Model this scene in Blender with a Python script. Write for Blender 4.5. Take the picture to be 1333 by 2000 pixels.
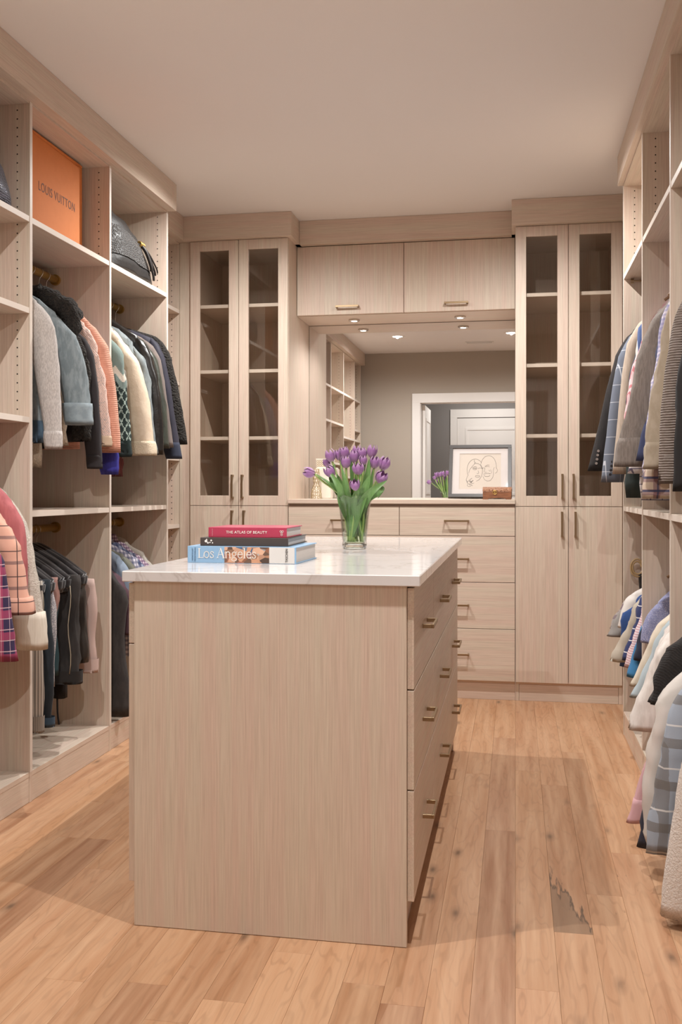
import bpy, bmesh, math, random
from mathutils import Vector, Matrix, noise
random.seed(7)
PI = math.pi
for o in list(bpy.data.objects): bpy.data.objects.remove(o)
SC = bpy.context.scene
COL = SC.collection

# ------------------------------------------------------------------ camera
CAM_Z, YAW, FPX, CX, CY = 1.1635, 0.1778, 1896.3, 666.5, 955.0
cd = bpy.data.cameras.new('camera'); cam = bpy.data.objects.new('camera', cd); COL.objects.link(cam)
cam.location = (0, 0, CAM_Z)
cam.rotation_euler = (PI/2, 0, YAW)
cam.rotation_mode = 'XYZ'
cd.sensor_fit = 'HORIZONTAL'; cd.sensor_width = 36; cd.lens = FPX/1333*36
cd.shift_y = -(1000-CY)/1333
cd.clip_start = 0.05; cd.clip_end = 60
SC.camera = cam

# ------------------------------------------------------------------ world, exposure, lights
w = bpy.data.worlds.new('world'); SC.world = w; w.use_nodes = True
w.node_tree.nodes['Background'].inputs[0].default_value = (.8, .8, .85, 1)
w.node_tree.nodes['Background'].inputs[1].default_value = .3
vs = SC.view_settings
vs.view_transform = 'Standard'; vs.look = 'None'; vs.gamma = 1; vs.use_curve_mapping = False
vs.exposure = 1.1
WARM = (1.0, .993, .975)
def lamp(name, kind, loc, power, color=WARM, size=.05, spot=150, blend=.6, rot=(0,0,0)):
    d = bpy.data.lights.new(name, kind); d.energy = power; d.color = color
    if kind == 'SPOT':
        d.spot_size = math.radians(spot); d.spot_blend = blend; d.shadow_soft_size = size
    elif kind == 'AREA':
        d.size = size
    else: d.shadow_soft_size = size
    o = bpy.data.objects.new(name, d); COL.objects.link(o); o.location = loc; o.rotation_euler = rot
    return o
DOWN = [(-1.20, 1.98), (-.04, 2.01)]
for x, y in DOWN: lamp('downlight_lamp', 'SPOT', (x, y, 2.728), 50, size=.011, spot=168, blend=.85)
for x, y in [(-1.24, 4.5), (-.04, 4.5)]: lamp('downlight_lamp', 'SPOT', (x, y, 2.733), 50, size=0, spot=167, blend=.9)
PUCK = [(-.961, 5.80), (-.323, 5.80)]
for x, y in PUCK: lamp('puck_lamp', 'SPOT', (x, y, 2.172), 4.2, size=.012, spot=150, blend=.7)
lamp('hall_lamp', 'AREA', (-.3, -.2, 2.70), 12, (1, .97, .94), size=.5)

# ------------------------------------------------------------------ helpers
def at(px, py, Y):
    """point of the room at depth Y seen at a photograph position"""
    a = math.atan((px-CX)/FPX) - YAW
    X = math.tan(a)*Y
    d = -X*math.sin(YAW) + Y*math.cos(YAW)
    return Vector((X, Y, CAM_Z + (CY-py)*d/FPX))
def atx(px, py, X):
    a = math.atan((px-CX)/FPX) - YAW
    return at(px, py, X/math.tan(a))
def lin(h):
    h = h.lstrip('#'); c = [int(h[i:i+2], 16)/255 for i in (0, 2, 4)]
    return tuple((v/12.92 if v <= .04045 else ((v+.055)/1.055)**2.4) for v in c) + (1,)
class N:
    def __init__(s, name):
        s.m = bpy.data.materials.new(name); s.m.use_nodes = True
        s.t = s.m.node_tree; s.b = s.t.nodes['Principled BSDF']; s.out = s.t.nodes['Material Output']
    def n(s, typ, **kw):
        x = s.t.nodes.new(typ)
        for k, v in kw.items(): setattr(x, k, v)
        return x
    def l(s, a, b): s.t.links.new(a, b)
    def math(s, op, a, b=None, c=None):
        x = s.n('ShaderNodeMath', operation=op)
        for i, v in enumerate((a, b, c)):
            if v is None: continue
            if isinstance(v, (int, float)): x.inputs[i].default_value = v
            else: s.l(v, x.inputs[i])
        return x.outputs[0]
    def mix(s, f, a, b, blend='MIX'):
        x = s.n('ShaderNodeMix', data_type='RGBA', blend_type=blend)
        for i, v in ((0, f), (6, a), (7, b)):
            if isinstance(v, (int, float)): x.inputs[i].default_value = v
            elif isinstance(v, tuple): x.inputs[i].default_value = v
            else: s.l(v, x.inputs[i])
        return x.outputs[2]
    def coords(s, kind='Object', scale=(1,1,1)):
        if kind == 'Position': src = s.n('ShaderNodeNewGeometry').outputs['Position']
        else: src = s.n('ShaderNodeTexCoord').outputs[kind]
        mp = s.n('ShaderNodeMapping'); mp.inputs['Scale'].default_value = scale; s.l(src, mp.inputs[0])
        return mp.outputs[0]
    def noise(s, vec, scale=1, detail=2, rough=.5, dist=0):
        x = s.n('ShaderNodeTexNoise'); x.inputs['Scale'].default_value = scale; x.inputs['Detail'].default_value = detail
        x.inputs['Roughness'].default_value = rough; x.inputs['Distortion'].default_value = dist; s.l(vec, x.inputs['Vector'])
        return x.outputs['Fac']
    def ramp(s, f, stops):
        x = s.n('ShaderNodeValToRGB'); s.l(f, x.inputs[0]); e = x.color_ramp.elements
        while len(e) < len(stops): e.new(.5)
        for i, (p, c) in enumerate(stops): e[i].position = p; e[i].color = c if len(c) == 4 else tuple(c)+(1,)
        return x.outputs[0]
    def bump(s, h, strength=.3, dist=.001):
        x = s.n('ShaderNodeBump'); x.inputs['Strength'].default_value = strength; x.inputs['Distance'].default_value = dist
        s.l(h, x.inputs['Height']); s.l(x.outputs[0], s.b.inputs['Normal'])
    def set(s, **kw):
        nm = dict(col='Base Color', rough='Roughness', metal='Metallic', ior='IOR', trans='Transmission Weight', sheen='Sheen Weight', spec='Specular IOR Level', coat='Coat Weight', emis='Emission Color', es='Emission Strength', alpha='Alpha')
        for k, v in kw.items():
            i = s.b.inputs[nm[k]]
            if isinstance(v, (int, float, tuple)): i.default_value = v
            else: s.l(v, i)
        return s
def plain(name, col, rough=.5, metal=0, **kw):
    m = N(name); m.set(col=lin(col) if isinstance(col, str) else col, rough=rough, metal=metal, **kw); return m.m
def emit(name, col, strength):
    m = N(name); m.set(col=(0,0,0,1), emis=col, es=strength); return m.m

def worg(p):
    v = Vector((0,0,0))
    while p is not None: v += p.location; p = p.parent
    return v
def link(o, parent=None, label=None, cat=None, group=None, kind=None):
    COL.objects.link(o)
    if parent is not None: o.parent = parent
    if label: o['label'] = label
    if cat: o['category'] = cat
    if group: o['group'] = group
    if kind: o['kind'] = kind
    return o
def thing(name, label, cat, loc, group=None):
    o = bpy.data.objects.new(name, None); o.location = loc; o.empty_display_size = .05
    return link(o, None, label, cat, group)
def mesh(name, verts, faces, mat, parent=None, smooth=False, bevel=0, **tags):
    """verts are in room coordinates"""
    me = bpy.data.meshes.new(name)
    if parent is None:
        xs = [v[0] for v in verts]; ys = [v[1] for v in verts]; zs = [v[2] for v in verts]
        org = Vector(((min(xs)+max(xs))/2, (min(ys)+max(ys))/2, min(zs)))
    else: org = worg(parent)
    me.from_pydata([tuple(Vector(v)-org) for v in verts], [], faces)
    bm = bmesh.new(); bm.from_mesh(me)
    bmesh.ops.recalc_face_normals(bm, faces=bm.faces)
    if bevel: bmesh.ops.bevel(bm, geom=list(bm.edges), offset=bevel, segments=1, affect='EDGES', profile=.5)
    if smooth:
        for f in bm.faces: f.smooth = True
    bm.to_mesh(me); bm.free()
    me.materials.append(mat)
    o = bpy.data.objects.new(name, me)
    if parent is None: o.location = org
    return link(o, parent, **tags)
BF = [(0,1,3,2),(4,6,7,5),(0,4,5,1),(2,3,7,6),(0,2,6,4),(1,5,7,3)]
def bxv(x0,x1,y0,y1,z0,z1): return [(x,y,z) for x in (x0,x1) for y in (y0,y1) for z in (z0,z1)]
class MB:
    def __init__(s): s.v = []; s.f = []
    def add(s, v, f):
        k = len(s.v); s.v += [tuple(p) for p in v]; s.f += [tuple(i+k for i in q) for q in f]; return s
    def box(s, *a): return s.add(bxv(*a), BF)
    def build(s, name, mat, parent=None, **kw): return mesh(name, s.v, s.f, mat, parent, **kw)
def box(name, x0,x1,y0,y1,z0,z1, mat, parent=None, bevel=.0009, **kw):
    if x1 < x0: x0, x1 = x1, x0
    return mesh(name, bxv(x0,x1,y0,y1,z0,z1), BF, mat, parent, bevel=bevel, **kw)
def rings(rs, cap=True):
    v = []; f = []; n = len(rs[0])
    for r in rs: v += [tuple(p) for p in r]
    for i in range(len(rs)-1):
        for j in range(n):
            k = (j+1) % n; f.append((i*n+j, i*n+k, (i+1)*n+k, (i+1)*n+j))
    if cap:
        f.append(tuple(range(n))[::-1]); f.append(tuple((len(rs)-1)*n+j for j in range(n)))
    return v, f
def tube(pts, r, seg=8, cap=True, closed=False):
    pts = [Vector(p) for p in pts]; rs = []; prev = None; n = len(pts)
    for i, p in enumerate(pts):
        a = pts[(i-1) % n] if (i > 0 or closed) else p; b = pts[(i+1) % n] if (i < n-1 or closed) else p
        t = (b-a).normalized()
        if prev is None:
            up = Vector((0,0,1)) if abs(t.z) < .9 else Vector((1,0,0)); u = t.cross(up).normalized()
        else: u = (prev - t*prev.dot(t)).normalized()
        prev = u; wv = t.cross(u)
        rr = r[i] if isinstance(r, (list, tuple)) else r
        rs.append([p + u*math.cos(2*PI*j/seg)*rr + wv*math.sin(2*PI*j/seg)*rr for j in range(seg)])
    if closed: rs.append(rs[0]); return rings(rs, False)
    return rings(rs, cap)
def lathe(cx, cy, prof, seg=32, mod=None):
    rs = []
    for r, z in prof:
        rs.append([Vector((cx+math.cos(2*PI*j/seg)*(r*(mod(2*PI*j/seg, z) if mod else 1)), cy+math.sin(2*PI*j/seg)*(r*(mod(2*PI*j/seg, z) if mod else 1)), z)) for j in range(seg)])
    return rings(rs, False)
def bez(p0, p1, p2, t): return p0*(1-t)**2 + p1*2*t*(1-t) + p2*t*t
def spl(pts, n):
    """catmull-rom through pts"""
    P = [Vector(p) for p in pts]; P = [P[0]*2-P[1]] + P + [P[-1]*2-P[-2]]; out = []
    for i in range(1, len(P)-2):
        for k in range(n):
            t = k/n; a, b, c, d = P[i-1], P[i], P[i+1], P[i+2]
            out.append(.5*((2*b)+(c-a)*t+(2*a-5*b+4*c-d)*t*t+(3*b-a-3*c+d)*t**3))
    out.append(P[-2]); return out
def text(name, s, size, mat, parent, M, align='CENTER', ext=.0002, sx=1.0, space=1.0, **kw):
    c = bpy.data.curves.new(name, 'FONT'); c.body = s; c.size = size; c.align_x = align; c.align_y = 'CENTER'; c.extrude = ext; c.space_character = space
    t = bpy.data.objects.new('tmp', c); COL.objects.link(t); bpy.context.view_layer.update()
    me = bpy.data.meshes.new_from_object(t.evaluated_get(bpy.context.evaluated_depsgraph_get()))
    bpy.data.objects.remove(t); bpy.data.curves.remove(c)
    Mi = Matrix.Translation(-worg(parent)) @ M @ Matrix.Diagonal((sx,1,1,1)); me.transform(Mi)
    me.materials.clear(); me.materials.append(mat)
    return link(bpy.data.objects.new(name, me), parent, **kw)

# ------------------------------------------------------------------ materials
def melamine(name, sc):
    m = N(name)
    c = m.coords('Position', sc)
    f = m.noise(c, 1, 3, .65); g = m.noise(m.coords('Position', tuple(v*.13 for v in sc)), 1, 2, .5)
    col = m.ramp(f, [(.25, lin('#CDC1B6')), (.50, lin('#DCD1C7')), (.75, lin('#E7DED5'))])
    col2 = m.mix(m.ramp(g, [(.35, (0,0,0)), (.65, (1,1,1))]), lin('#F5E2D6'), lin('#F3ECDD'))
    m.set(col=m.mix(.75, col, col2, 'MULTIPLY'), rough=.42, spec=.35); m.bump(f, .25, .0006)
    return m.m
MV = melamine('melamine_grain_upright', (260, 260, 5))
MX = melamine('melamine_grain_across', (5, 260, 260))
MY = melamine('melamine_grain_deep', (260, 5, 260))
EDGE = plain('shelf_edge_banding', '#E0D4C8', .45)
BRASS = plain('brushed_champagne_brass', '#A08A6E', .38, 1)
GOLD = plain('aged_brass_rod', '#B8954F', .4, .55)
STEEL = plain('hook_wire', '#C9C2BA', .25, 1)
DARK = plain('dark_hole', '#2A2018', .9)
WALLM = plain('painted_wall_greige', '#B0A598', .85)
CEILM = plain('painted_ceiling', '#ECE8E4', .9)
HALLW = plain('hall_wall_grey', '#8C8885', .85)
WHITE = plain('white_painted_trim', '#EDE9E4', .4)
def quartz():
    m = N('white_veined_quartz'); c = m.coords('Position')
    n1 = m.noise(c, 2.2, 5, .6, 1.2); v = m.math('ABSOLUTE', m.math('SUBTRACT', n1, .5))
    f = m.ramp(v, [(0, (1,1,1)), (.012, (.15,.15,.15)), (.03, (0,0,0))])
    m.set(col=m.mix(m.math('MULTIPLY', f, .45), lin('#DFDBDA'), lin('#B0A6A1')), rough=.1, spec=.5); return m.m
QUARTZ = quartz()
MIRROR = plain('mirror_silver', (.86, .86, .86, 1), .0, 1)
def face_fres(m, base=.035, pw=4.5):
    lw = m.n('ShaderNodeLayerWeight'); lw.inputs[0].default_value = .5
    return m.math('ADD', m.math('MULTIPLY', m.math('POWER', lw.outputs['Facing'], pw), .8), base)
def tint_glass():
    m = N('bronze_tinted_glass')
    tr = m.n('ShaderNodeBsdfTransparent'); tr.inputs[0].default_value = (.945, .93, .91, 1)
    gl = m.n('ShaderNodeBsdfGlossy'); gl.inputs['Roughness'].default_value = .03; gl.inputs[0].default_value = (.9,.9,.9,1)
    mx = m.n('ShaderNodeMixShader'); m.l(face_fres(m), mx.inputs[0]); m.l(tr.outputs[0], mx.inputs[1]); m.l(gl.outputs[0], mx.inputs[2])
    m.l(mx.outputs[0], m.out.inputs[0]); return m.m
TGLASS = tint_glass()
def clear_glass(name, col=(1,1,1,1), ior=1.45):
    m = N(name); m.set(col=col, rough=0, trans=1, ior=ior); return m.m

def oak(name, spalt=None):
    m = N(name)
    rnd = m.n('ShaderNodeObjectInfo').outputs['Random']
    pos = m.n('ShaderNodeNewGeometry').outputs['Position']
    off = m.n('ShaderNodeCombineXYZ'); m.l(m.math('MULTIPLY', rnd, 37), off.inputs[0]); m.l(m.math('MULTIPLY', rnd, 91), off.inputs[1])
    add = m.n('ShaderNodeVectorMath', operation='ADD'); m.l(pos, add.inputs[0]); m.l(off.outputs[0], add.inputs[1])
    def mp(sc):
        x = m.n('ShaderNodeMapping'); x.inputs['Scale'].default_value = sc; m.l(add.outputs[0], x.inputs[0]); return x.outputs[0]
    tone = m.ramp(rnd, [(0, lin('#97694B')), (.2, lin('#BE8F6C')), (.4, lin('#A87A58')), (.6, lin('#C99C78')), (.8, lin('#B2835F')), (1, lin('#BC8D68'))])
    warp = m.noise(mp((14, 2.2, 1)), 1, 2, .5)
    cath = m.math('SINE', m.math('MULTIPLY', warp, 60))
    fine = m.noise(mp((260, 9, 1)), 1, 3, .6)
    mid = m.noise(mp((30, 1.6, 1)), 1, 3, .55)
    c1 = m.mix(m.math('MULTIPLY', m.ramp(cath, [(.45, (0,0,0)), (1, (1,1,1))]), .30), tone, lin('#8A6243'))
    c2 = m.mix(m.math('MULTIPLY', m.ramp(fine, [(.5, (0,0,0)), (.75, (1,1,1))]), .28), c1, lin('#94704F'))
    c3 = m.mix(m.ramp(mid, [(.35, (0,0,0)), (.7, (1,1,1))]), c2, m.mix(.5, c2, lin('#D9B492')))
    vo = m.n('ShaderNodeTexVoronoi'); vo.inputs['Scale'].default_value = 1; vo.inputs['Randomness'].default_value = 1; m.l(mp((9, 3.4, 1)), vo.inputs['Vector'])
    kn = m.ramp(vo.outputs['Distance'], [(.03, (1,1,1)), (.10, (.35,.35,.35)), (.2, (0,0,0))])
    gate = m.ramp(m.noise(mp((3, 1.2, 1)), 1, 0), [(.40, (0,0,0)), (.46, (1,1,1))])
    c4 = m.mix(m.math('MULTIPLY', m.math('MULTIPLY', kn, gate), .75), c3, lin('#5A4433'))
    spk = m.ramp(m.noise(mp((90, 18, 1)), 1, 2), [(.70, (0,0,0)), (.76, (1,1,1))])
    c4 = m.mix(m.math('MULTIPLY', m.math('MULTIPLY', spk, m.ramp(m.noise(mp((5, .7, 1)), 1, 0), [(.52, (0,0,0)), (.6, (1,1,1))])), .55), c4, lin('#6B5340'))
    if spalt:
        cx, cy, rx, ry = spalt
        x = m.n('ShaderNodeSeparateXYZ'); m.l(pos, x.inputs[0])
        dx = m.math('DIVIDE', m.math('SUBTRACT', x.outputs[0], cx), rx); dy = m.math('DIVIDE', m.math('SUBTRACT', x.outputs[1], cy), ry)
        jag = m.noise(m.coords('Position', (45, 5, 1)), 1, 3, .6)
        d = m.math('ADD', m.math('SUBTRACT', dy, m.math('MULTIPLY', dx, -1.0)), m.math('MULTIPLY', m.math('SUBTRACT', jag, .5), 2.6))
        inside = m.ramp(d, [(0, (1,1,1)), (.02, (0,0,0))])
        lnf = m.ramp(m.math('ABSOLUTE', d), [(0, (1,1,1)), (.07, (.6,.6,.6)), (.16, (0,0,0))])
        c4 = m.mix(m.math('MULTIPLY', inside, .6), c4, lin('#75604C'))
        c4 = m.mix(m.math('MULTIPLY', lnf, .85), c4, lin('#4E3E32'))
    m.set(col=c4, rough=.45, spec=.35); m.bump(fine, .15, .0004)
    return m.m
OAK = oak('oak_floor_board')

# ------------------------------------------------------------------ room shell
XW0, XW1, YN, YB, ZC = -2.34, 1.07, .75, 6.0, 2.74
floor = box('floor', XW0-.1, XW1+.1, -1.2, YB+.1, -.10, -.012, plain('subfloor', '#8A6A4C', .8), None, 0, kind='structure')
box('ceiling', XW0-.1, XW1+.1, YN-.12, YB+.1, ZC, ZC+.1, CEILM, None, 0, kind='structure')
box('wall_left', XW0-.1, XW0, YN, YB, -.012, ZC, WALLM, None, 0, kind='structure')
box('wall_right', XW1, XW1+.1, YN, YB, -.012, ZC, WALLM, None, 0, kind='structure')
box('wall_back', XW0, XW1, YB, YB+.1, -.012, ZC, WALLM, None, 0, kind='structure')
OX0, OX1, OZ = -1.09, .34, 2.165
nw = MB(); nw.box(XW0-.1, OX0, YN-.12, YN, -.012, ZC); nw.box(OX1, XW1+.1, YN-.12, YN, -.012, ZC); nw.box(OX0, OX1, YN-.12, YN, OZ, ZC)
nw.build('wall_front', WALLM, None, kind='structure')
cs = MB()
for ya, yb in ((YN, YN+.018), (YN-.138, YN-.12)):
    cs.box(OX0-.085, OX0+.008, ya, yb, 0, OZ-.008); cs.box(OX1-.008, OX1+.085, ya, yb, 0, OZ-.008); cs.box(OX0-.085, OX1+.085, ya, yb, OZ-.008, OZ+.10)
cs.box(OX0, OX0+.012, YN-.12, YN, 0, OZ-.012); cs.box(OX1-.012, OX1, YN-.12, YN, 0, OZ-.012); cs.box(OX0, OX1, YN-.12, YN, OZ-.012, OZ)
cs.build('trim_1', WHITE, None, bevel=.0015, kind='structure')
# hall beyond the doorway
HX0, HX1, HY = -2.3, 1.5, -1.15
hl = MB(); hl.box(HX0-.1, HX0, HY, YN-.12, -.012, ZC); hl.box(HX1, HX1+.1, HY, YN-.12, -.012, ZC)
hl.build('wall_hall_sides', HALLW, None, kind='structure')
box('wall_hall_back', HX0-.1, HX1+.1, HY-.1, HY, -.012, ZC, HALLW, None, 0, kind='structure')
box('wall_hall_front', XW1+.1, HX1+.1, YN-.12, YN, -.012, ZC, HALLW, None, 0, kind='structure')
box('ceiling_hall', HX0-.1, HX1+.1, HY-.1, YN-.12, ZC, ZC+.1, CEILM, None, 0, kind='structure')
c2 = MB(); c2.box(-.86, -.77, HY, HY+.02, 0, 2.12); c2.box(.13, .22, HY, HY+.02, 0, 2.12); c2.box(-.86, .22, HY, HY+.02, 2.12, 2.23)
c2.build('trim_2', WHITE, None, bevel=.001, kind='structure')
hd = thing('door_2', 'white panelled door across the hall seen in the mirror', 'door', (-.32, HY+.01, 0)); del hd['category']; hd['kind'] = 'structure'
box('door_slab', -.768, .128, HY+.001, HY+.012, .01, 2.11, WHITE, hd)
for z0, z1 in ((.15, .95), (1.08, 1.98)):
    pf = MB(); X0, X1 = -.66, .02
    pf.box(X0, X1, HY+.012, HY+.020, z1-.03, z1); pf.box(X0, X1, HY+.012, HY+.020, z0, z0+.03); pf.box(X0, X0+.03, HY+.012, HY+.020, z0+.03, z1-.03); pf.box(X1-.03, X1, HY+.012, HY+.020, z0+.03, z1-.03)
    pf.build('door_panel_moulding', WHITE, hd)
ld = thing('door_1', 'white door leaf folded open into the hall', 'door', (OX0+.03, YN-.55, 0)); del ld['category']; ld['kind'] = 'structure'
box('door_slab', OX0+.012, OX0+.05, YN-.12-.80, YN-.145, .01, OZ-.02, WHITE, ld)
for z0, z1 in ((.2, .95), (1.1, 2.0)):
    pf = MB(); a, b = YN-.12-.70, YN-.12-.13; xx = OX0+.05
    pf.box(xx, xx+.008, a, b, z1-.03, z1); pf.box(xx, xx+.008, a, b, z0, z0+.03); pf.box(xx, xx+.008, a, a+.03, z0+.03, z1-.03); pf.box(xx, xx+.008, b-.03, b, z0+.03, z1-.03)
    pf.build('door_panel_moulding', WHITE, ld)
# floor boards
PW = .1003
cuts = {0: [1.45, 2.30, 4.08], 1: [1.1, 2.61, 3.9], 2: [1.6, 2.87, 4.4], 3: [1.9, 3.21, 4.7], -1: [1.2, 3.35, 4.6], -2: [.9, 2.1, 4.0]}
sm = oak('oak_floor_board_spalted', (.140, 2.86, .06, .22))
for k in range(-19, 8):
    x0, x1 = k*PW+.0002, (k+1)*PW-.0002
    c = cuts.get(k)
    if c is None:
        y = .1 + random.random()*.9; c = []
        while y < 5.2: c.append(y); y += random.uniform(.7, 1.7)
    ys = [-.4] + c + [5.45]
    for a, b in zip(ys, ys[1:]):
        hit = (k == 1 and a < 2.7 < b)
        o = box('plank', x0, x1, a+.0003, b-.0003, -.012, 0, sm if hit else OAK, floor, .0004)
        if hit: o['label'] = 'oak plank with a dark jagged mineral stain'

# ------------------------------------------------------------------ built-in cabinets
XL, XR = -1.774, .504
UY = [.80, 1.217, 1.928, 2.639, 3.350, 4.068, 4.786]          # upright centres
def peg_column(up, x, y, z0, z1, face):
    """drilled shelf-pin holes as shallow dark discs on an upright's face"""
    v = []; f = []; z = z0
    while z < z1:
        k = len(v); n = 6
        v += [(x+math.cos(2*PI*j/n)*.0032, y+face*.0004, z+math.sin(2*PI*j/n)*.0032) for j in range(n)]; f.append(tuple(range(k, k+n))); z += .0327
    me = bpy.data.meshes.new('peg_holes'); org = worg(up); me.from_pydata([tuple(Vector(p)-org) for p in v], [], f); me.materials.append(DARK)
    link(bpy.data.objects.new('peg_holes', me), up, kind='stuff')
def rod(parent, X, Z, y0, y1, name='hanging_rod'):
    o = MB(); o.add(*tube([(X, y0, Z), (X, y1, Z)], .0165, 16)); r = o.build(name, GOLD, parent, smooth=False)
    for p in r.data.polygons: p.use_smooth = len(p.vertices) == 4
    for a, b in ((y0, y0+.012), (y1-.012, y1)):
        q = MB(); q.add(*tube([(X, a, Z), (X, b, Z)], .024, 16)); q.build('rod_flange', GOLD, r)
def run(name, label, s, face, back, uys, shelves, rods, loc):
    """open wardrobe run; s=+1 when its aisle is on the +x side"""
    t = thing(name, label, 'wardrobe', loc)
    f = face; xa, xb = (back, f) if s > 0 else (f, back)
    for i, y in enumerate(uys):
        up = box('upright', xa+(.001 if s > 0 else 0), xb, y-.0095, y+.0095, .0, 2.612, MV, t, .0008)
        e = f + s*.0006
        box('edge_banding', min(f, e), max(f, e), y-.0093, y+.0093, .112, 2.60, EDGE, up, 0)
        for face_s in (-1, 1):
            if (i == 0 and face_s < 0) or (i == len(uys)-1 and face_s > 0 and s > 0): continue
            lo_z = 2.21 if (s < 0 or i >= 5 or (i == 4 and face_s > 0)) else (1.46 if i == 4 else .2)
            peg_column(up, f-s*.05, y+face_s*.0095, lo_z, 2.58, face_s)
    for i, (a, b) in enumerate(zip(uys, uys[1:])):
        a += .0098; b -= .0098
        box('top_panel', xa, xb-(.002 if s > 0 else -.002), a, b, 2.594, 2.612, MY, t, .0005)
        for z in shelves[i]:
            sh = box('shelf', xa+.002, xb-.002, a, b, z-.022, z, MY, t, .0006)
            box('edge_banding', f-s*.002, f-s*.0012, a, b, z-.0215, z-.0005, EDGE, sh, 0)
        box('floor_shelf', xa, xb-.002, a, b, .094, .1125, MY, t, .0006)
        box('toe_kick', f-s*.003-(.018 if s > 0 else 0), f-s*.003+(.018 if s < 0 else 0), a-.0095, b+.0095, .001, .0935, MY, t, .0005)
        box('back_panel', back if s > 0 else back-.006, back+.006 if s > 0 else back, a, b, .112, 2.594, MV, t, 0)
        for z in rods[i]: rod(t, f-s*.255, z, a, b)
    return t
Z1, Z2, Z3, ZM, ZRU, ZRL = 2.176, 1.8365, 1.431, 1.0811, 2.099, .992
left = run('open_wardrobe', 'pale wood open wardrobe wall left of the island with bags, shelves and hanging rods', 1, XL, XW0, UY,
    [[Z1, Z2, 1.72, 1.1], [Z1, 1.72, 1.3, .9, .5], [Z1, Z2, 1.43, 1.08, .7, .4], [Z1, Z2, Z3], [Z1, ZM], [Z1, ZM]],
    [[], [], [], [1.335], [ZRU, ZRL], [ZRU, ZRL]], (-2.05, 2.8, 0))
right = run('open_wardrobe', 'pale wood open wardrobe wall at the right edge packed with shirts', -1, XR, XW1, UY[:-1]+[4.762],
    [[Z1, ZM], [Z1, ZM], [Z1, ZM], [Z1, ZM], [Z1, ZM], [Z1, ZM]],
    [[], [], [ZRU, ZRL], [ZRU, ZRL], [ZRU, ZRL], [ZRU, ZRL]], (.78, 2.8, 0))
# recessed corner shelves between the left wardrobe and the tall cabinet
XC = -1.935
cr = thing('corner_shelf_unit', 'narrow recessed open corner shelves between left wardrobe and glass cabinet', 'shelves', (-2.12, 5.1, 0))
fu = box('upright', XW0+.001, XC, 5.428, 5.446, 0, 2.612, MV, cr); peg_column(fu, XC-.05, 5.428, .2, 2.58, -1)
for z in (2.211, 1.79, 1.35, .958, .5):
    sh = box('shelf', XW0+.001, XC-.002, 4.797, 5.427, z-.022, z, MY, cr)
    box('edge_banding', XC-.002, XC-.0012, 4.797, 5.427, z-.0215, z-.0005, EDGE, sh, 0)
box('top_panel', XW0+.001, XC, 4.797, 5.427, 2.594, 2.612, MY, cr); box('toe_kick', XC-.02, XC-.003, 4.797, 5.427, 0, .0935, MY, cr)
box('floor_shelf', XW0+.001, XC-.002, 4.797, 5.427, .094, .1125, MY, cr)
# crown fascia boards
def crown(n, x0, x1, y0, y1, m): box('trim_%d' % n, x0, x1, y0, y1, 2.602, ZC-.0006, m, None, .0008, kind='structure')
crown(3, -1.774-.02, -1.729, YN+.001, 4.74, MY)
crown(4, -1.79, -1.729, 4.7405, 4.80, MX)
crown(5, -1.955, -1.8912, 4.801, 5.427, MY)
crown(6, -1.891, -1.2517, 5.369, 5.425, MX)
crown(7, -1.2915, -1.252, 5.426, 5.58, MY)
crown(8, -1.2515, -.0205, 5.58, 5.64, MX)
crown(9, -.020, 0.0, 5.426, 5.579, MY)
crown(10, -.020, 1.06, 5.369, 5.425, MX)
crown(11, .478, .524, YN+.001, 4.709, MY)
crown(12, .478, XW1-.002, 4.7095, 4.772, MX)

def handle(parent, c, L, axis, out, name='handle', wdt=.011, pr=.032):
    """square bar pull: c centre on the face, axis of the bar and direction out"""
    c = Vector(c); A = Vector(axis); O = Vector(out); S = A.cross(O)
    o = MB()
    def bb(a0, a1, o0, o1, s0, s1):
        v = [c + A*a + O*q + S*s for a in (a0, a1) for q in (o0, o1) for s in (s0, s1)]; o.add(v, BF)
    h = wdt/2
    bb(-L/2, L/2, pr-.006, pr, -h, h); bb(-L/2, -L/2+.009, 0, pr-.006, -h, h); bb(L/2-.009, L/2, 0, pr-.006, -h, h)
    return o.build(name, BRASS, parent, bevel=.0006)
def glass_door(t, x0, x1, z0, z1, Y, hx):
    d = MB(); st = .057
    d.box(x0, x0+st, Y, Y+.019, z0, z1); d.box(x1-st, x1, Y, Y+.019, z0, z1); d.box(x0+st, x1-st, Y, Y+.019, z0, z0+st); d.box(x0+st, x1-st, Y, Y+.019, z1-st, z1)
    o = d.build('glass_door', MV, t, bevel=.0012)
    box('glass_pane', x0+st-.004, x1-st+.004, Y+.009, Y+.013, z0+st-.004, z1-st+.004, TGLASS, o, 0)
    handle(o, (hx, Y, 1.178), .135, (0,0,1), (0,-1,0))
def flat_door(t, x0, x1, z0, z1, Y, hc, axis, name='door'):
    o = box(name, x0, x1, Y, Y+.019, z0, z1, MV, t, .0012)
    if hc: handle(o, hc, .137, axis, (0,-1,0))
    return o
YT = 5.406
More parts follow.
